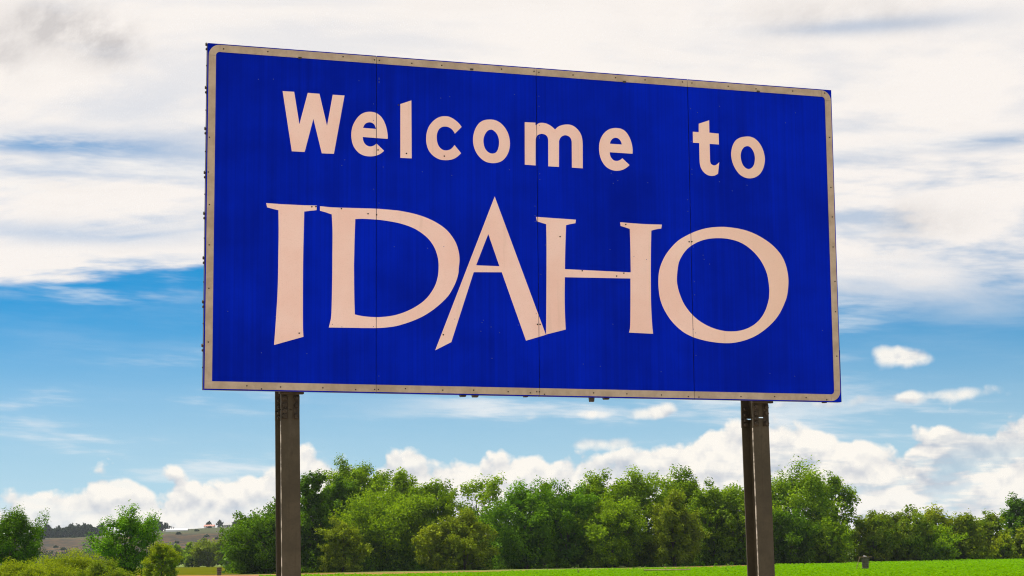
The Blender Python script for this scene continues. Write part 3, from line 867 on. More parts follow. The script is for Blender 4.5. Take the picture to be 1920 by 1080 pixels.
def build_post(xtop, hinge_open):
    piv = CZ - 1.30

    def tx(x, z):                        # sideways lean, growing below the board
        return x + xtop + (piv - z) * TILT
    foot = -0.25

    def seg(mb, z0, z1):
        def slab(xa, xb, ya, yb):
            v = []
            for z in (z0, z1):
                v += [(tx(xa, z), ya, z), (tx(xb, z), ya, z), (tx(xb, z), yb, z), (tx(xa, z), yb, z)]
            mb.add(v, [(0, 3, 2, 1), (4, 5, 6, 7), (0, 1, 5, 4), (1, 2, 6, 5), (2, 3, 7, 6), (3, 0, 4, 7)])
        slab(-FW, FW, PY, PY + FT)
        slab(-WT / 2, WT / 2, PY + FT + 0.0002, PY + WD - FT - 0.0002)
        slab(-FW, FW, PY + WD - FT, PY + WD)
    zc = CZ - H2 - 0.118                  # saw cut of the hinge
    mb = MB()
    seg(mb, foot, zc - 0.004)
    post = mb.build('post', M_POST, sign)
    mb = MB()                             # added pale strip, paints the sunlit left edge of the front flange
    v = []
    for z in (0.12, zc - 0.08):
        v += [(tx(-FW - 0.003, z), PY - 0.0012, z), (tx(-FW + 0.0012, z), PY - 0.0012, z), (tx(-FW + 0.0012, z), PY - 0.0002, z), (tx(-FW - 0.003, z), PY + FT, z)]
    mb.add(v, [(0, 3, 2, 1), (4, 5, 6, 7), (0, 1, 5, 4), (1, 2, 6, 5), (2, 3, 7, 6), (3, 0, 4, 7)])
    mb.build('sunlit_edge_strip', M_SUN_EDGE, post)
    mb = MB()
    seg(mb, zc + 0.004, CZ + H2 - 0.08)
    mb.build('upper_post', M_POST, post)
    for side in (-1, 1):                  # splice plates and bolt heads, front flange
        xa = side * 0.042
        for (ya, yb) in ((PY - 0.011, PY - 0.0005), (PY + WD + 0.0005, PY + WD + 0.011)):
            mb = MB()
            mb.box((tx(xa - 0.023, zc), ya, zc - 0.066), (tx(xa + 0.023, zc), yb, zc + 0.10))
            pl = mb.build('splice_plate', M_BRACKET, post, bevel=0.003)
        for dz in (-0.045, -0.012, 0.03, 0.075):
            if side == 1 and dz == -0.012:
                continue
            MB().tube((tx(xa, zc), PY - 0.030, zc + dz), (tx(xa, zc), PY - 0.0112, zc + dz), 0.016, 0.017, 6).build('bolt', M_BRACKET, post, bevel=0.0)
            MB().tube((tx(xa, zc), PY + FT + 0.0005, zc + dz), (tx(xa, zc), PY + FT + 0.028, zc + dz), 0.014, 0.012, 6).build('bolt', M_BRACKET, post)
            MB().tube((tx(xa, zc), PY + WD - FT - 0.032, zc + dz), (tx(xa, zc), PY + WD - FT - 0.0005, zc + dz), 0.013, 0.015, 6).build('bolt', M_BRACKET, post)
    # clamp between board and post, just under the lower border
    MB().box((xtop - 0.085, 0.060, CZ - H2 - 0.012), (xtop + 0.088, PY - 0.0115, CZ - H2 + 0.05)).build('clamp', M_BRACKET, post, bevel=0.003)
    mb = MB()
    mb.tube((tx(0, 0), PY + WD / 2, -0.3), (tx(0, 0), PY + WD / 2, 0.10), 0.30, 0.28, 20)
    mb.build('footing', M_CONCRETE, post)


build_post(-1.81, False)
build_post(1.808, True)


# ------------------------------------------------------------------ trees
def fast_mesh(name, verts, quads, mat, tint=None):
    me = bpy.data.meshes.new(name)
    nv, nf = len(verts), len(quads)
    me.vertices.add(nv)
    me.vertices.foreach_set('co', np.asarray(verts, np.float32).ravel())
    me.loops.add(nf * 4)
    me.loops.foreach_set('vertex_index', np.asarray(quads, np.int32).ravel())
    me.polygons.add(nf)
    me.polygons.foreach_set('loop_start', np.arange(0, nf * 4, 4, dtype=np.int32))
    try:
        me.polygons.foreach_set('loop_total', np.full(nf, 4, np.int32))
    except Exception:
        pass
    me.update(calc_edges=True)
    if tint is not None:
        at = me.attributes.new('tint', 'FLOAT', 'FACE')
        at.data.foreach_set('value', np.asarray(tint, np.float32))
    me.materials.append(mat)
    return me


def unit(a):
    return a / np.maximum(np.linalg.norm(a, axis=-1, keepdims=True), 1e-9)


def leaf_quads(rg, c, nrm, size, slim=0.55):
    """rhombic leaf sprays at c facing nrm"""
    n = len(c)
    t = unit(np.cross(nrm, rg.normal(size=(n, 3))))
    b = np.cross(nrm, t)
    s = (size * rg.uniform(0.6, 1.35, n))[:, None]
    fold = nrm * s * 0.18
    v = np.stack([c - t * s, c - b * s * slim + fold, c + t * s, c + b * s * slim + fold], 1).reshape(-1, 3)
    q = np.arange(4 * n).reshape(n, 4)
    return v, q


def tube_path(pts, rad, n=5):
    pts = np.asarray(pts, float)
    d = unit(np.gradient(pts, axis=0))
    ref = np.array([0.31, 0.95, 0.05])
    u = unit(np.cross(d, ref))
    w = np.cross(d, u)
    a = np.arange(n) * 2 * math.pi / n
    ring = pts[:, None, :] + (u[:, None, :] * np.cos(a)[None, :, None] + w[:, None, :] * np.sin(a)[None, :, None]) * np.asarray(rad)[:, None, None]
    k = len(pts)
    i, j = np.meshgrid(np.arange(k - 1), np.arange(n), indexing='ij')
    q = np.stack([i * n + j, i * n + (j + 1) % n, (i + 1) * n + (j + 1) % n, (i + 1) * n + j], -1).reshape(-1, 4)
    return ring.reshape(-1, 3), q


def env_radius(t, shape):
    t = np.clip(t, 0, 1)
    if shape == 'round':
        return np.power(np.clip(np.sin(math.pi * np.power(t, 0.80)), 0, 1), 0.55)
    if shape == 'vase':                   # widest two thirds up
        return np.power(np.clip(np.sin(math.pi * np.power(t, 1.35)), 0, 1), 0.6)
    if shape == 'cone':
        return np.clip((1 - t) ** 0.75, 0, 1) * np.clip(t * 6, 0, 1)
    if shape == 'crown':                  # overhanging: widest at half height, drawn in below
        lo = 0.58 + 0.42 * np.sin(np.clip(t / 0.52, 0, 1) * math.pi / 2)
        hi = np.power(np.clip(1 - np.clip((t - 0.52) / 0.48, 0, 1) ** 2.2, 0, 1), 0.55)
        return np.where(t < 0.52, lo, hi)
    if shape == 'dome':                   # foliage down to the ground
        return np.power(np.clip(1 - t ** 2.4, 0, 1), 0.55)
    return np.ones_like(t)


def make_tree_meshes(seed, H, R, shape='round', base=0.10, leaf=0.14, cover=8.2, mat='mid', clumps=80, plume=0.55, leaders=5, openness=0.0, max_leaves=30000, core=1.0):
    rg = np.random.default_rng(seed)
    clumps = int(clumps * 1.15)
    lob = rg.uniform(0, 6.28, 4)
    hb = base * H

    def radius(t, az):
        k = 1 + 0.16 * np.sin(2 * az + lob[0]) + 0.12 * np.sin(3 * az + lob[1] + 4 * t) + 0.10 * np.sin(5 * az + lob[2] - 6 * t)
        return env_radius(t, shape) * R * k * 0.92

    # skeleton
    bv, bq, off = [], [], 0
    def add_branch(p, r):
        nonlocal off
        v, q = tube_path(p, r)
        bv.append(v)
        bq.append(q + off)
        off += len(v)
    lean = rg.normal(0, 0.03, 2) * H
    tk = np.linspace(0, 1, 8)
    trunk = np.stack([lean[0] * tk ** 1.5 + 0.012 * H * np.sin(tk * 7 + lob[3]), lean[1] * tk ** 1.5 + 0.010 * H * np.sin(tk * 6), tk * 0.86 * H - 0.1], 1)
    add_branch(trunk, (0.024 * H) * (1 - tk) ** 0.8 + 0.01)
    tips, dirs = [], []
    nl = max(5, clumps // 6)
    for i in range(nl):
        ts = rg.uniform(max(0.06, base * 0.7), 0.74)
        p0 = np.array([np.interp(ts, tk, trunk[:, a]) for a in range(3)])
        az = i * 2.399 + rg.normal(0, 0.3)
        tt = min(0.98, ts + rg.uniform(0.12, 0.42))
        rr = radius(np.array((tt * H - hb) / (H - hb)), az) * rg.uniform(0.72, 1.0)
        p3 = np.array([p0[0] + rr * math.cos(az), p0[1] + rr * math.sin(az), tt * H])
        p1 = p0 * 0.65 + p3 * 0.35 + np.array([0, 0, -0.02 * H])
        p2 = p0 * 0.30 + p3 * 0.70 + rg.normal(0, 0.03 * R, 3)
        pts = np.stack([p0, p1, p2, p3])
        r0 = 0.010 * H * (1 - ts) + 0.012
        add_branch(pts, np.array([1, 0.7, 0.45, 0.12]) * r0)
        tips.append(p3)
        dirs.append(unit(p3 - p1))
        for j in range(3):
            s = rg.uniform(0.4, 0.95)
            q0 = pts[1] * (1 - s) + pts[3] * s
            d = unit(p3 - p0) + rg.normal(0, 0.55, 3) + np.array([0, 0, 0.45])
            q1 = q0 + unit(d) * R * rg.uniform(0.22, 0.46)
            add_branch(np.stack([q0, (q0 + q1) / 2 + rg.normal(0, 0.02 * R, 3), q1]), np.array([0.4, 0.25, 0.08]) * r0)
            tips.append(q1)
            dirs.append(unit(d))
    tips, dirs = np.array(tips), np.array(dirs)
    # fill clumps inside the envelope, most of them near its surface
    nfill = max(0, clumps - len(tips)) + clumps // 3
    t = rg.uniform(0.02, 0.97, nfill)
    az = rg.uniform(0, 6.283, nfill)
    rr = radius(t, az) * np.sqrt(rg.uniform(0.25, 0.95, nfill))
    fill = np.stack([rr * np.cos(az), rr * np.sin(az), hb + t * (H - hb) * 0.96], 1)
    tips = np.concatenate([tips, fill])
    fd = unit(np.stack([np.cos(az) * 0.6, np.sin(az) * 0.6, np.full(nfill, 0.9)], 1) + rg.normal(0, 0.25, (nfill, 3)))
    dirs = np.concatenate([dirs, fd])
    # leaders: upright plumes that break the outline of the top
    lt, ld = [], []
    for k in range(leaders):
        a = rg.uniform(0, 6.283)
        tl = rg.uniform(0.80, 0.93) if k else 0.93
        r_ = radius(np.array(tl), a) * rg.uniform(0.1, 0.85) if k else 0.08 * R
        lt.append((r_ * math.cos(a), r_ * math.sin(a), hb + tl * (H - hb)))
        ld.append((0.25 * math.cos(a), 0.25 * math.sin(a), 1.0))
    if lt:
        tips = np.concatenate([tips, np.array(lt)])
        dirs = np.concatenate([dirs, unit(np.array(ld))])
    dirs[:, 2] += plume * 0.8
    dirs = unit(dirs)
    nc = len(tips)
    if openness:
        keep = rg.uniform(0, 1, nc) > openness
        tips, dirs = tips[keep], dirs[keep]
        nc = len(tips)
    cr = R * rg.uniform(0.13, 0.275, nc) * (1.0 if clumps < 70 else 0.92)
    cr[-leaders:] *= 0.85 if leaders else 1
    area = 2 * R * H * (1 - base) * 0.75 * (1 - 0.5 * openness)
    N = int(min(max_leaves, cover * area / (1.1 * leaf * leaf)))
    wgt = cr ** 2
    if leaders:
        wgt[-leaders:] *= 1.9
    idx = rg.choice(nc, N, p=wgt / wgt.sum())
    g = unit(rg.normal(size=(N, 3))) * np.power(rg.uniform(0.04, 1, N), 0.42)[:, None]
    g[:, 2] = np.where(g[:, 2] < -0.25, -g[:, 2] * rg.uniform(-0.6, 1.0, N), g[:, 2])   # foliage sits on top of its twigs
    along = (g * dirs[idx]).sum(1, keepdims=True)
    stretch = (1.0 + plume * rg.uniform(0.5, 1.6, nc))[idx][:, None]
    off3 = (g + dirs[idx] * along * (stretch - 1)) * cr[idx][:, None]
    # ragged clump edge
    off3 *= rg.uniform(0.80, 1.10, N)[:, None]
    c = tips[idx] + off3
    c = c[(c[:, 2] > 0.05 * leaf)]
    k = len(c)
    out = unit(off3[:k] / cr[idx][:k, None])
    nrm = unit(rg.normal(size=(k, 3)) * 0.48 + out * 0.75 + np.array([0, 0, 0.40]))
    zmax = np.percentile(c[:, 2], 99.3)
    c[:, 2] *= H / zmax
    v, q = leaf_quads(rg, c, nrm, leaf)
    # the inner foliage, larger sprays that close the crown
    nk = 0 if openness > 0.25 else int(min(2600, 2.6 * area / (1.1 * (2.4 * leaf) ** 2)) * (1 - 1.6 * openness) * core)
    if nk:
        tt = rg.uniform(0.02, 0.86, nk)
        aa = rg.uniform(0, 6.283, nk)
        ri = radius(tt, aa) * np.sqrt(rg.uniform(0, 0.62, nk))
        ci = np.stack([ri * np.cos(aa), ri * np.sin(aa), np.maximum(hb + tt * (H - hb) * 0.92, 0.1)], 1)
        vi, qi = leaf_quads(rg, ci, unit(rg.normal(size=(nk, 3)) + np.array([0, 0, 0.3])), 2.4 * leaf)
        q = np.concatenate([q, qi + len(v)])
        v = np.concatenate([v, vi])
    ct = rg.uniform(0, 1, nc)
    tint = np.concatenate([np.clip(0.55 * ct[idx][:k] + 0.45 * rg.uniform(0, 1, k), 0, 1), rg.uniform(0, 0.3, nk)])  # inner sprays get only dark tints, painting the shade inside the crown
    bvv = np.concatenate(bv)
    bvv[:, 2] *= np.minimum(1.0, H / zmax)
    return fast_mesh('crown', v, q, LEAF[mat], tint), fast_mesh('trunk', bvv, np.concatenate(bq), M_BARK)


def plant(name, label, category, px, dist, top, half, group=None, seed=1, mat='mid', rz=0.0, **kw):
    """top: photo row of the highest leaf; half: half width in photo pixels"""
    x = at(px, dist)
    H = height(px, top, dist)
    R = 1.28 * half / FOCAL_PX * dist
    kw.setdefault('leaf', 0.00066 * dist)
    crown, trunk = make_tree_meshes(seed, H, R, mat=mat, **kw)
    o = empty(name, (x, dist, 0.0), rz)
    for nm, me in (('crown', crown), ('trunk', trunk)):
        c = bpy.data.objects.new(nm, me)
        c.parent = o
        link(c)
    return tag(o, label, category, group)


ROW = 'trees along the far edge of the field'
BACK = ROW
TREES = [
    # name, label, px, dist, top, half, mat, options
    ('broadleaf_tree', 'dark bushy tree directly behind the left sign post', 497, 238, 944, 62, 'dark', dict(shape='crown', base=0.02, clumps=95, leaders=6)),
    ('broadleaf_tree', 'narrow dark tree with spiky tip just right of the left sign post', 585, 247, 889, 34, 'dark', dict(shape='crown', base=0.04, clumps=85, leaders=6, plume=0.9)),
    ('cottonwood_tree', 'tallest tree left of centre with a rounded flat crown', 668, 268, 867, 58, 'mid', dict(shape='vase', base=0.30, clumps=85, leaders=8)),
    ('cottonwood_tree', 'dense tree right of the tallest rounded crown, a little lower', 752, 266, 888, 46, 'mid', dict(shape='round', base=0.12, clumps=85, leaders=8)),
    ('broadleaf_tree', 'broad sunlit tree in front of the tallest rounded crown', 722, 252, 922, 78, 'mid', dict(shape='crown', base=0.03, clumps=130, leaders=9)),
    ('broadleaf_tree', 'mid green tree filling the row between the broad sunlit tree and the open V-shaped crown', 812, 256, 906, 46, 'mid', dict(shape='crown', base=0.03, clumps=90, leaders=6)),
    ('broadleaf_tree', 'dark green tree in the gap behind the narrow spiky tree', 632, 258, 905, 40, 'dark', dict(shape='crown', base=0.04, clumps=80, leaders=5)),
    ('cottonwood_tree', 'open V-shaped tree with sky showing through its crown', 902, 272, 893, 46, 'mid', dict(shape='vase', base=0.42, clumps=60, leaders=6, openness=0.30, cover=4.0, plume=0.8)),
    ('broadleaf_tree', 'dark tree filling the row beneath the open V-shaped crown', 905, 262, 962, 55, 'dark', dict(shape='crown', base=0.02, clumps=80)),
    ('olive_shrub', 'dark olive shrub at the foot of the trees, nearest the left post', 642, 240, 976, 38, 'olive', dict(shape='dome', base=0.0, clumps=70, leaders=5)),
    ('olive_shrub', 'tall brownish olive shrub in the middle of the tree row', 872, 243, 960, 46, 'olive', dict(shape='dome', base=0.0, clumps=85, leaders=6, plume=0.8)),
    ('leafy_shrub', 'yellow green shrub left of the tall brownish olive shrub', 815, 243, 988, 30, 'yellow', dict(shape='round', base=0.05, clumps=50)),
    ('cottonwood_tree', 'fresh green tree with upright plumes near the middle of the row', 985, 250, 907, 58, 'fresh', dict(shape='crown', base=0.03, clumps=110, leaders=9, plume=0.9)),
    ('cottonwood_tree', 'slim pointed tree peeking out behind the fresh green plumes', 1022, 264, 908, 20, 'mid', dict(shape='cone', base=0.2, clumps=45, leaders=3, plume=0.9)),
    ('broadleaf_tree', 'fresh green tree right of the slim pointed tree', 1062, 252, 910, 48, 'fresh', dict(shape='crown', base=0.03, clumps=100, leaders=8, plume=0.7)),
    ('cottonwood_tree', 'rounded tree on the left of the highest stretch of the row', 1122, 258, 893, 56, 'mid', dict(shape='crown', base=0.05, clumps=110, leaders=9)),
    ('cottonwood_tree', 'full rounded tree in the highest stretch of the row', 1188, 256, 889, 62, 'mid', dict(shape='crown', base=0.04, clumps=120, leaders=9)),
    ('broadleaf_tree', 'lower tree in front of the highest stretch of the row', 1150, 249, 940, 55, 'mid', dict(shape='crown', base=0.02, clumps=100, leaders=6)),
    ('cottonwood_tree', 'tall flat-topped tree rising just left of the right sign post', 1282, 266, 884, 52, 'mid', dict(shape='round', base=0.10, clumps=95, leaders=9)),
    ('olive_shrub', 'olive tree with yellowish top standing before the tall flat-topped tree', 1262, 250, 925, 44, 'olive', dict(shape='dome', base=0.03, clumps=85, leaders=6, plume=0.8)),
    ('broadleaf_tree', 'dense tree sloping down between the flat-topped tree and the right post', 1340, 260, 912, 50, 'mid', dict(shape='crown', base=0.03, clumps=105, leaders=8)),
    ('broadleaf_tree', 'dense tree half hidden by the right sign post', 1392, 258, 920, 46, 'mid', dict(shape='crown', base=0.03, clumps=95, leaders=7)),
    ('cottonwood_tree', 'large leaning cottonwood right of the right sign post', 1497, 268, 874, 68, 'mid', dict(shape='vase', base=0.14, clumps=100, leaders=10, openness=0.12, cover=5.5, plume=0.9)),
    ('cottonwood_tree', 'feathery right-hand limbs of a second cottonwood beside the large leaning one', 1560, 272, 893, 42, 'mid', dict(shape='vase', base=0.22, clumps=62, leaders=8, openness=0.2, cover=4.2, plume=1.0)),
    ('broadleaf_tree', 'dark leafy tree low in front of the large leaning cottonwood', 1480, 260, 960, 50, 'dark', dict(shape='crown', base=0.02, clumps=90)),
    ('broadleaf_tree', 'fresh green shrub-like tree at the right foot of the large cottonwood', 1553, 262, 978, 44, 'mid', dict(shape='crown', base=0.02, clumps=85)),
    ('broadleaf_tree', 'bronze tinged tree starting the lower row on the right', 1636, 272, 963, 44, 'bronze', dict(shape='crown', base=0.02, clumps=85, leaders=6)),
    ('broadleaf_tree', 'rounded bronze tinged tree in the lower row above the irrigation riser', 1690, 276, 955, 46, 'bronze', dict(shape='crown', base=0.03, clumps=90, leaders=6)),
    ('broadleaf_tree', 'pale topped airy tree in the lower row on the right', 1752, 284, 951, 36, 'yellow', dict(shape='round', base=0.12, clumps=60, leaders=6, cover=5.0, plume=0.8)),
    ('broadleaf_tree', 'dark green tree in front of the pale topped airy tree', 1742, 277, 985, 46, 'mid', dict(shape='crown', base=0.02, clumps=80)),
    ('olive_shrub', 'willow-like olive tree right of the pale topped tree', 1800, 284, 966, 36, 'olive', dict(shape='dome', base=0.03, clumps=75, leaders=6, plume=0.9)),
    ('broadleaf_tree', 'mid green tree near the right edge of the row', 1850, 288, 963, 38, 'bronze', dict(shape='crown', base=0.03, clumps=80, leaders=6)),
    ('broadleaf_tree', 'tall dark tree cut by the right edge of the picture', 1916, 310, 934, 36, 'dark', dict(shape='round', base=0.08, clumps=80, leaders=7)),
    ('leafy_shrub', 'bright pointed shrub before the trees near the right edge', 1880, 283, 1004, 22, 'yellow', dict(shape='dome', base=0.0, clumps=45, leaders=4)),
    ('leafy_shrub', 'small round pale green shrub at the field edge on the right', 1842, 281, 1024, 20, 'yellow', dict(shape='round', base=0.0, clumps=40, leaders=2)),
    ('olive_shrub', 'brownish shrub cut by the right edge of the picture', 1918, 288, 990, 26, 'olive', dict(shape='dome', base=0.0, clumps=55)),
]
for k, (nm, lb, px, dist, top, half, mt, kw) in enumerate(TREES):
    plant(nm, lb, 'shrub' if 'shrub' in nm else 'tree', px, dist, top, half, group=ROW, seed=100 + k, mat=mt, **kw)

LEFT = [
    ('broadleaf_tree', 'dark green tree at the left edge of the picture', 28, 168, 959, 47, 'dark', dict(shape='vase', base=0.08, clumps=90, leaders=14, plume=1.1, cover=7.5, leaf=0.085, core=0.6)),
    ('broadleaf_tree', 'single dark green tree with ragged top standing among the left bushes', 237, 160, 955, 47, 'fresh', dict(shape='vase', base=0.08, clumps=80, leaders=16, plume=1.3, cover=7.0, leaf=0.085, core=0.5)),
    ('willow_bush', 'yellow green willow bush between the two left trees', 128, 152, 1036, 62, 'yellow', dict(shape='dome', base=0.0, clumps=90, leaders=8, leaf=0.055)),
    ('willow_bush', 'yellow green bush at the lower left corner', 28, 146, 1053, 44, 'yellow', dict(shape='dome', base=0.0, clumps=60, leaders=5, leaf=0.055)),
    ('willow_bush', 'olive bush in front of the single ragged tree', 196, 148, 1050, 40, 'olive', dict(shape='dome', base=0.0, clumps=60, leaders=5, leaf=0.055)),
    ('willow_bush', 'bright green bush at the right foot of the single ragged tree', 303, 156, 1020, 32, 'yellow', dict(shape='dome', base=0.0, clumps=65, leaders=6, leaf=0.06)),
    ('willow_bush', 'small pale bush at the very bottom left of the willow bush', 66, 140, 1066, 30, 'yellow', dict(shape='dome', base=0.0, clumps=45, leaders=4, leaf=0.05)),
]
for k, (nm, lb, px, dist, top, half, mt, kw) in enumerate(LEFT):
    plant(nm, lb, 'tree' if 'tree' in nm else 'bush', px, dist, top, half, group='trees and bushes at the left', seed=300 + k, mat=mt, **kw)

MEADOW = [
    ('broadleaf_tree', 'small round tree behind the bright left bush', 330, 520, 1022, 15, 'mid', dict(shape='round', base=0.1, clumps=45)),
    ('broadleaf_tree', 'rounded tree at the far end of the left meadow', 362, 540, 1018, 22, 'mid', dict(shape='crown', base=0.03, clumps=55)),
    ('broadleaf_tree', 'broad olive green tree at the far end of the left meadow', 392, 535, 1013, 28, 'olive', dict(shape='crown', base=0.03, clumps=65)),
    ('broadleaf_tree', 'yellowish tree at the right end of the left meadow', 428, 525, 1009, 22, 'bronze', dict(shape='crown', base=0.03, clumps=60)),
    ('broadleaf_tree', 'dark low tree between meadow and left post tree', 455, 515, 1020, 22, 'dark', dict(shape='crown', base=0.03, clumps=50)),
]
for k, (nm, lb, px, dist, top, half, mt, kw) in enumerate(MEADOW):
    plant(nm, lb, 'tree', px, dist, top, half, group='trees at the far end of the meadow', seed=400 + k, mat=mt, leaf=0.24, **kw)


# ---- undergrowth at the foot of the tree row: one uncountable mass
def thicket(name, label, pts, hmin, hmax, n, leaf, mat, seed):
    rg = np.random.default_rng(seed)
    pts = np.array(pts, float)
    s = np.sort(rg.uniform(0, len(pts) - 1.001, n // 160))
    i = s.astype(int)
    f = (s - i)[:, None]
    cen = pts[i] * (1 - f) + pts[i + 1] * f
    cen[:, 1] += rg.normal(0, 2.2, len(cen)) + 2.0
    hh = rg.uniform(hmin, hmax, len(cen)) * rg.uniform(0.6, 1.0, len(cen))
    idx = rg.integers(0, len(cen), n)
    g = unit(rg.normal(size=(n, 3))) * np.power(rg.uniform(0, 1, n), 0.4)[:, None]
    c = np.stack([cen[idx, 0] + g[:, 0] * hh[idx] * 0.6, cen[idx, 1] + g[:, 1] * hh[idx] * 0.5, np.abs(g[:, 2]) * hh[idx]], 1)
    nrm = unit(rg.normal(size=(n, 3)) * 0.8 + g * 0.5 + np.array([0, 0, 0.5]))
    v, q = leaf_quads(rg, c, nrm, leaf)
    me = fast_mesh(name, v, q, LEAF[mat], rg.uniform(0, 1, n))
    o = bpy.data.objects.new(name, me)
    link(o)
    return tag(o, label, 'undergrowth', kind='stuff')


edge = [(at(px, d), d) for px, d in ((440, 236), (560, 243), (700, 247), (850, 247), (1000, 252), (1200, 254), (1400, 258), (1600, 272), (1750, 282), (1960, 296))]
thicket('undergrowth', 'dense green undergrowth along the foot of the tree row', edge, 1.2, 4.2, 30000, 0.15, 'dark', 7)
thicket('thicket', 'dark leafy thicket standing behind the front trees of the row', [(x * 1.06, y + 16.0) for x, y in edge], 4.0, 7.0, 30000, 0.34, 'dark', 17)
thicket('weeds', 'low light green weeds along the dirt track', [(x, y - 4.0) for x, y in edge], 0.3, 1.1, 9000, 0.11, 'fresh', 8)


# ---- young crop: tufts over the part of the field that the camera looks across
def crop(seed):
    rg = np.random.default_rng(seed)
    n = 110000
    y = 1.0 / rg.uniform(1 / 310.0, 1 / 98.0, n)
    x = rg.uniform(-0.13, 0.29, n) * y
    lim = np.interp(x, [p[0] for p in near_w], [p[1] for p in near_w], left=0, right=330)
    keep = (y < lim - 0.5) & (x > near_w[3][0] - 8)
    x, y = x[keep], y[keep]
    n = len(x)
    h = rg.uniform(0.10, 0.28, n) * (0.7 + 0.6 * (np.sin(x * 0.31 + 2 * np.sin(y * 0.05)) * 0.5 + 0.5))
    c = np.stack([x, y, 0.03 + h * 0.6], 1)
    nrm = unit(rg.normal(size=(n, 3)) * 0.28 + np.array([0, 0, 1.0]))
    v, q = leaf_quads(rg, c, nrm, 0.13, 0.7)
    me = fast_mesh('crop_plants', v, q, M_CROP, rg.uniform(0, 1, n))
    o = link(bpy.data.objects.new('crop_plants', me))
    return tag(o, 'bright green young crop covering the field', 'crop', kind='stuff')


crop(9)

# ------------------------------------------------------------------ far bench: windbreak, farm, masts
HD = 1690.0


def ridge_tree_mesh(seed, H, R, shape):
    return make_tree_meshes(seed, H, R, shape=shape, base=0.06, leaf=0.75, cover=3.2, mat='far', clumps=26, leaders=3, max_leaves=1600)


protos = [ridge_tree_mesh(500, 9.0, 3.4, 'cone'), ridge_tree_mesh(501, 8.0, 4.2, 'dome'), ridge_tree_mesh(502, 10.0, 3.6, 'round')]
rng = random.Random(12)


def ridge_tree(px, dist, s, label, group):
    x = at(px, dist)
    o = empty('ridge_tree', (x, dist, hill_height(x, dist) - 0.4), rng.uniform(0, 6.28))
    o.scale = (s, s, s)
    for nm, me in zip(('crown', 'trunk'), protos[rng.randrange(3)]):
        c = bpy.data.objects.new(nm, me)
        c.parent = o
        link(c)
    tag(o, label, 'tree', group)


px = 70.0
while px < 192:
    ridge_tree(px, HD + rng.uniform(-20, 20), rng.uniform(0.85, 1.3), 'dark windbreak tree on the far ridge at the left', 'windbreak on the far ridge')
    px += rng.uniform(2.2, 4.0)
ORD = ['first', 'second', 'third', 'fourth', 'fifth', 'sixth', 'seventh', 'eighth']
for k, px in enumerate((283, 289, 296, 303, 310)):
    ridge_tree(px, HD - 50 + rng.uniform(-15, 15), rng.uniform(0.8, 1.25), ORD[k] + ' from the left of the dark ridge trees left of the greenhouse', 'trees beside the far greenhouse')
for k, px in enumerate((388, 392, 412, 417, 436, 441, 446, 450)):
    ridge_tree(px, HD + 5 + rng.uniform(-10, 10), rng.uniform(0.5, 0.85), ORD[k] + ' from the left of the tiny dark trees at the far farm houses', 'trees at the far farm')


def ridge_scrub():
    rg = np.random.default_rng(77)
    n = 14000
    k = 150
    pxs = rg.uniform(20, 480, k)
    ds = np.where(rg.uniform(0, 1, k) < 0.80, rg.uniform(1235, 1300, k), rg.uniform(1330, 1640, k))
    xs = np.array([at(p, d) for p, d in zip(pxs, ds)])
    r = rg.uniform(3.0, 5.5, k) * np.where(ds < 1300, 1.9, 0.3)
    idx = rg.integers(0, k, n)
    g = unit(rg.normal(size=(n, 3))) * np.power(rg.uniform(0, 1, n), 0.4)[:, None]
    zb = np.array([hill_height(a, b) for a, b in zip(xs, ds)])
    c = np.stack([xs[idx] + g[:, 0] * r[idx] * 1.5, ds[idx] + g[:, 1] * r[idx] * 1.5, zb[idx] + np.abs(g[:, 2]) * r[idx] * 1.2], 1)
    v, q = leaf_quads(rg, c, unit(rg.normal(size=(n, 3)) + np.array([0, 0, 0.5])), 0.8)
    o = link(bpy.data.objects.new('hillside_scrub', fast_mesh('hillside_scrub', v, q, LEAF['far'], rg.uniform(0, 1, n))))
    tag(o, 'dark scrub scattered over the brown far hillside', 'scrub', kind='stuff')


ridge_scrub()


def farm_house(px, dist, w, d, h, roof_mat, label, name='farm_house', rh=1.6, lift=0.0):
    x = at(px, dist)
    o = empty(name, (x, dist, hill_height(x, dist) + lift - 0.3))
    MB().box((-w / 2, -d / 2, 0), (w / 2, d / 2, h + 0.3)).build('wall', M_WHITE, o)
    mb = MB()
    e = 0.4
    hh = h + 0.3
    mb.add([(-w / 2 - e, -d / 2 - e, hh), (w / 2 + e, -d / 2 - e, hh), (w / 2 + e, d / 2 + e, hh), (-w / 2 - e, d / 2 + e, hh), (-w / 2 - e, 0, hh + rh), (w / 2 + e, 0, hh + rh)],
           [(0, 1, 5, 4), (2, 3, 4, 5), (1, 2, 5), (3, 0, 4), (0, 3, 2, 1)])
    mb.build('roof', roof_mat, o)
    for k in range(max(2, int(w / 4))):
        xx = -w / 2 + (k + 0.5) * w / max(2, int(w / 4))
        MB().box((xx - 0.5, -d / 2 - 0.06, 1.2), (xx + 0.5, -d / 2 - 0.01, 2.3)).build('window', M_DARK, o)
    MB().box((-0.5, -d / 2 - 0.08, 0.3), (0.5, -d / 2 - 0.02, 2.4)).build('door', M_DARK, o)
    return tag(o, label, 'house')


farm_house(393, HD - 15, 8.0, 7.0, 1.9, M_RED, 'tiny red roofed farmhouse on the far ridge', rh=1.4)
farm_house(427, HD - 15, 7.0, 7.0, 2.4, M_GREYROOF, 'tiny white farmhouse on the far ridge, right of the red roof', rh=1.5)


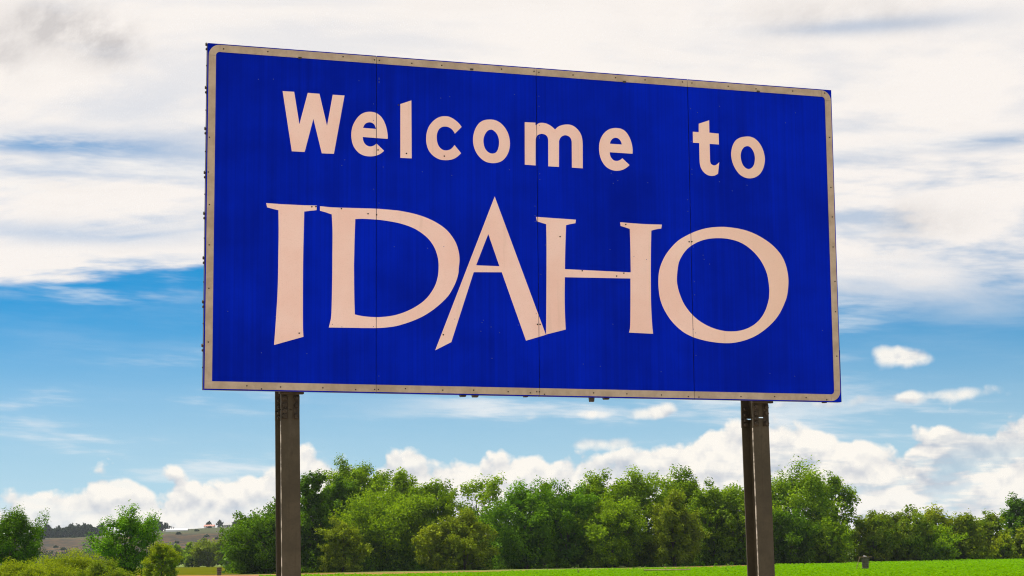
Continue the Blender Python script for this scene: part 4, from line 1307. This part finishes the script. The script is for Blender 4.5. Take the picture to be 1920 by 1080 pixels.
def greenhouse(px, dist, w):
    x = at(px, dist)
    o = empty('greenhouse', (x, dist, hill_height(x, dist) - 0.4))
    prof = [(-2.6, 0.0)] + [(-2.6 * math.cos(a), 1.0 + 1.5 * math.sin(a)) for a in np.linspace(0, math.pi, 9)] + [(2.6, 0.0)]
    n = len(prof)
    v = [(-w / 2, p[0], p[1]) for p in prof] + [(w / 2, p[0], p[1]) for p in prof]
    mb = MB().add(v, [(k, k + 1, n + k + 1, n + k) for k in range(n - 1)] + [tuple(range(n)), tuple(range(2 * n - 1, n - 1, -1))])
    mb.build('cover', M_WHITE, o)
    MB().box((w / 2 + 0.02, -0.8, 0.0), (w / 2 + 0.1, 0.8, 2.0)).build('door', M_DARK, o)
    tag(o, 'long low white greenhouse below the far ridge', 'greenhouse')


greenhouse(332, HD - 120, 17.5)


def mast(px, dist, top, label):
    x = at(px, dist)
    zb = hill_height(x, dist)
    H = height(px, top, dist) - zb
    o = empty('radio_mast', (x, dist, zb))
    MB().tube((0, 0, -0.5), (0, 0, H), 0.30, 0.20, 6).build('pole', M_MAST, o)
    for k in (0.8, 0.95):
        MB().tube((-0.8, 0, H * k), (0.8, 0, H * k), 0.06, 0.06, 5).build('crossarm', M_MAST, o)
    tag(o, label, 'mast', 'masts on the far ridge')


mast(321.5, HD - 60, 986, 'left one of the two thin masts above the greenhouse')
mast(325.2, HD - 60, 988, 'right one of the two thin masts above the greenhouse')
mast(336, HD - 60, 995, 'short thin pole right of the paired masts')
mast(464, HD, 967, 'tall thin mast on the ridge left of the left post')


# ------------------------------------------------------------------ things in the field
def riser(px, py, label, w=0.58, h=1.06, plank=True):
    x, y = on_ground(px, py)
    o = empty('irrigation_riser', (x, y, 0.0))
    mb = MB()
    n = 14
    ring = []
    for z, r in ((0.0, w * 0.44), (h * 0.55, w * 0.48), (h, w * 0.53)):
        ring += [(r * math.cos(2 * math.pi * k / n), r * math.sin(2 * math.pi * k / n), z) for k in range(n)]
    fs = [(j * n + k, j * n + (k + 1) % n, (j + 1) * n + (k + 1) % n, (j + 1) * n + k) for j in range(2) for k in range(n)] + [tuple(range(2 * n, 3 * n))]
    mb.add(ring, fs)
    mb.build('barrel', M_RISER, o)
    for k in range(3):
        z = h * (0.2 + 0.3 * k)
        r = w * (0.455 + 0.035 * k) + 0.012
        mb = MB()
        mb.tube((0, 0, z - 0.02), (0, 0, z + 0.02), r, r, n)
        mb.build('hoop', M_MAST, o)
    if plank:
        MB().box((-0.50, -0.11, h + 0.002), (0.56, 0.11, h + 0.05)).build('plank', M_WOOD, o, bevel=0.008)
        MB().tube((0.0, 0, h + 0.052), (0.02, 0, h + 0.13), 0.19, 0.12, 12).build('cap', M_CONCRETE, o)
        MB().tube((-0.46, -0.13, h + 0.03), (-0.82, -0.18, 0.0), 0.026, 0.032, 7).build('prop_stick', M_WOOD, o)
    else:
        MB().tube((0, 0, h + 0.002), (0, 0, h + 0.06), w * 0.56, w * 0.5, 14).build('cap', M_RISER, o)
    return tag(o, label, 'riser')


riser(1623, 1069.5, 'dark barrel-like irrigation riser with plank on top in the right field')
riser(411, 1079, 'small dark standpipe at the edge of the left meadow', w=0.52, h=0.82, plank=False)


def pipe():
    a, b = on_ground(1208, 1075.3), on_ground(1295, 1074.4)
    o = empty('irrigation_pipe', (a[0], a[1], 0.0))
    d = Vector((b[0] - a[0], b[1] - a[1], 0))
    MB().tube((0, 0, 0.28), d + Vector((0, 0, 0.28)), 0.05, 0.05, 8).build('tube', M_WOOD, o)
    for k in (0.15, 0.5, 0.85):
        MB().tube(d * k, d * k + Vector((0, 0, 0.235)), 0.025, 0.025, 6).build('stand', M_MAST, o)
    tag(o, 'thin tan irrigation pipe lying in the crop below the trees', 'pipe')


pipe()
x, y = on_ground(1084, 1078)
o = empty('stub_post', (x, y, 0))
MB().tube((0, 0, 0), (0.02, 0, 0.30), 0.06, 0.05, 8).build('stake', M_WOOD, o)
MB().box((-0.09, -0.08, 0.305), (0.13, 0.08, 0.36)).build('cap', M_WOOD, o)
tag(o, 'short brown stub post near the bottom edge of the field', 'post')


# ------------------------------------------------------------------ the air between here and the far bench
def build_haze():
    mb = MB().box((-4050, -1550, -3.0), (4050, 6550, 62.0))
    mt, t, out = new_mat('haze')
    v = t.nodes.new('ShaderNodeVolumePrincipled')
    v.inputs['Color'].default_value = (0.80, 0.90, 1.0, 1)
    v.inputs['Density'].default_value = 0.00005
    v.inputs['Anisotropy'].default_value = 0.2
    t.links.new(v.outputs[0], out.inputs['Volume'])
    o = mb.build('haze', mt)
    tag(o, kind='stuff')


build_haze()
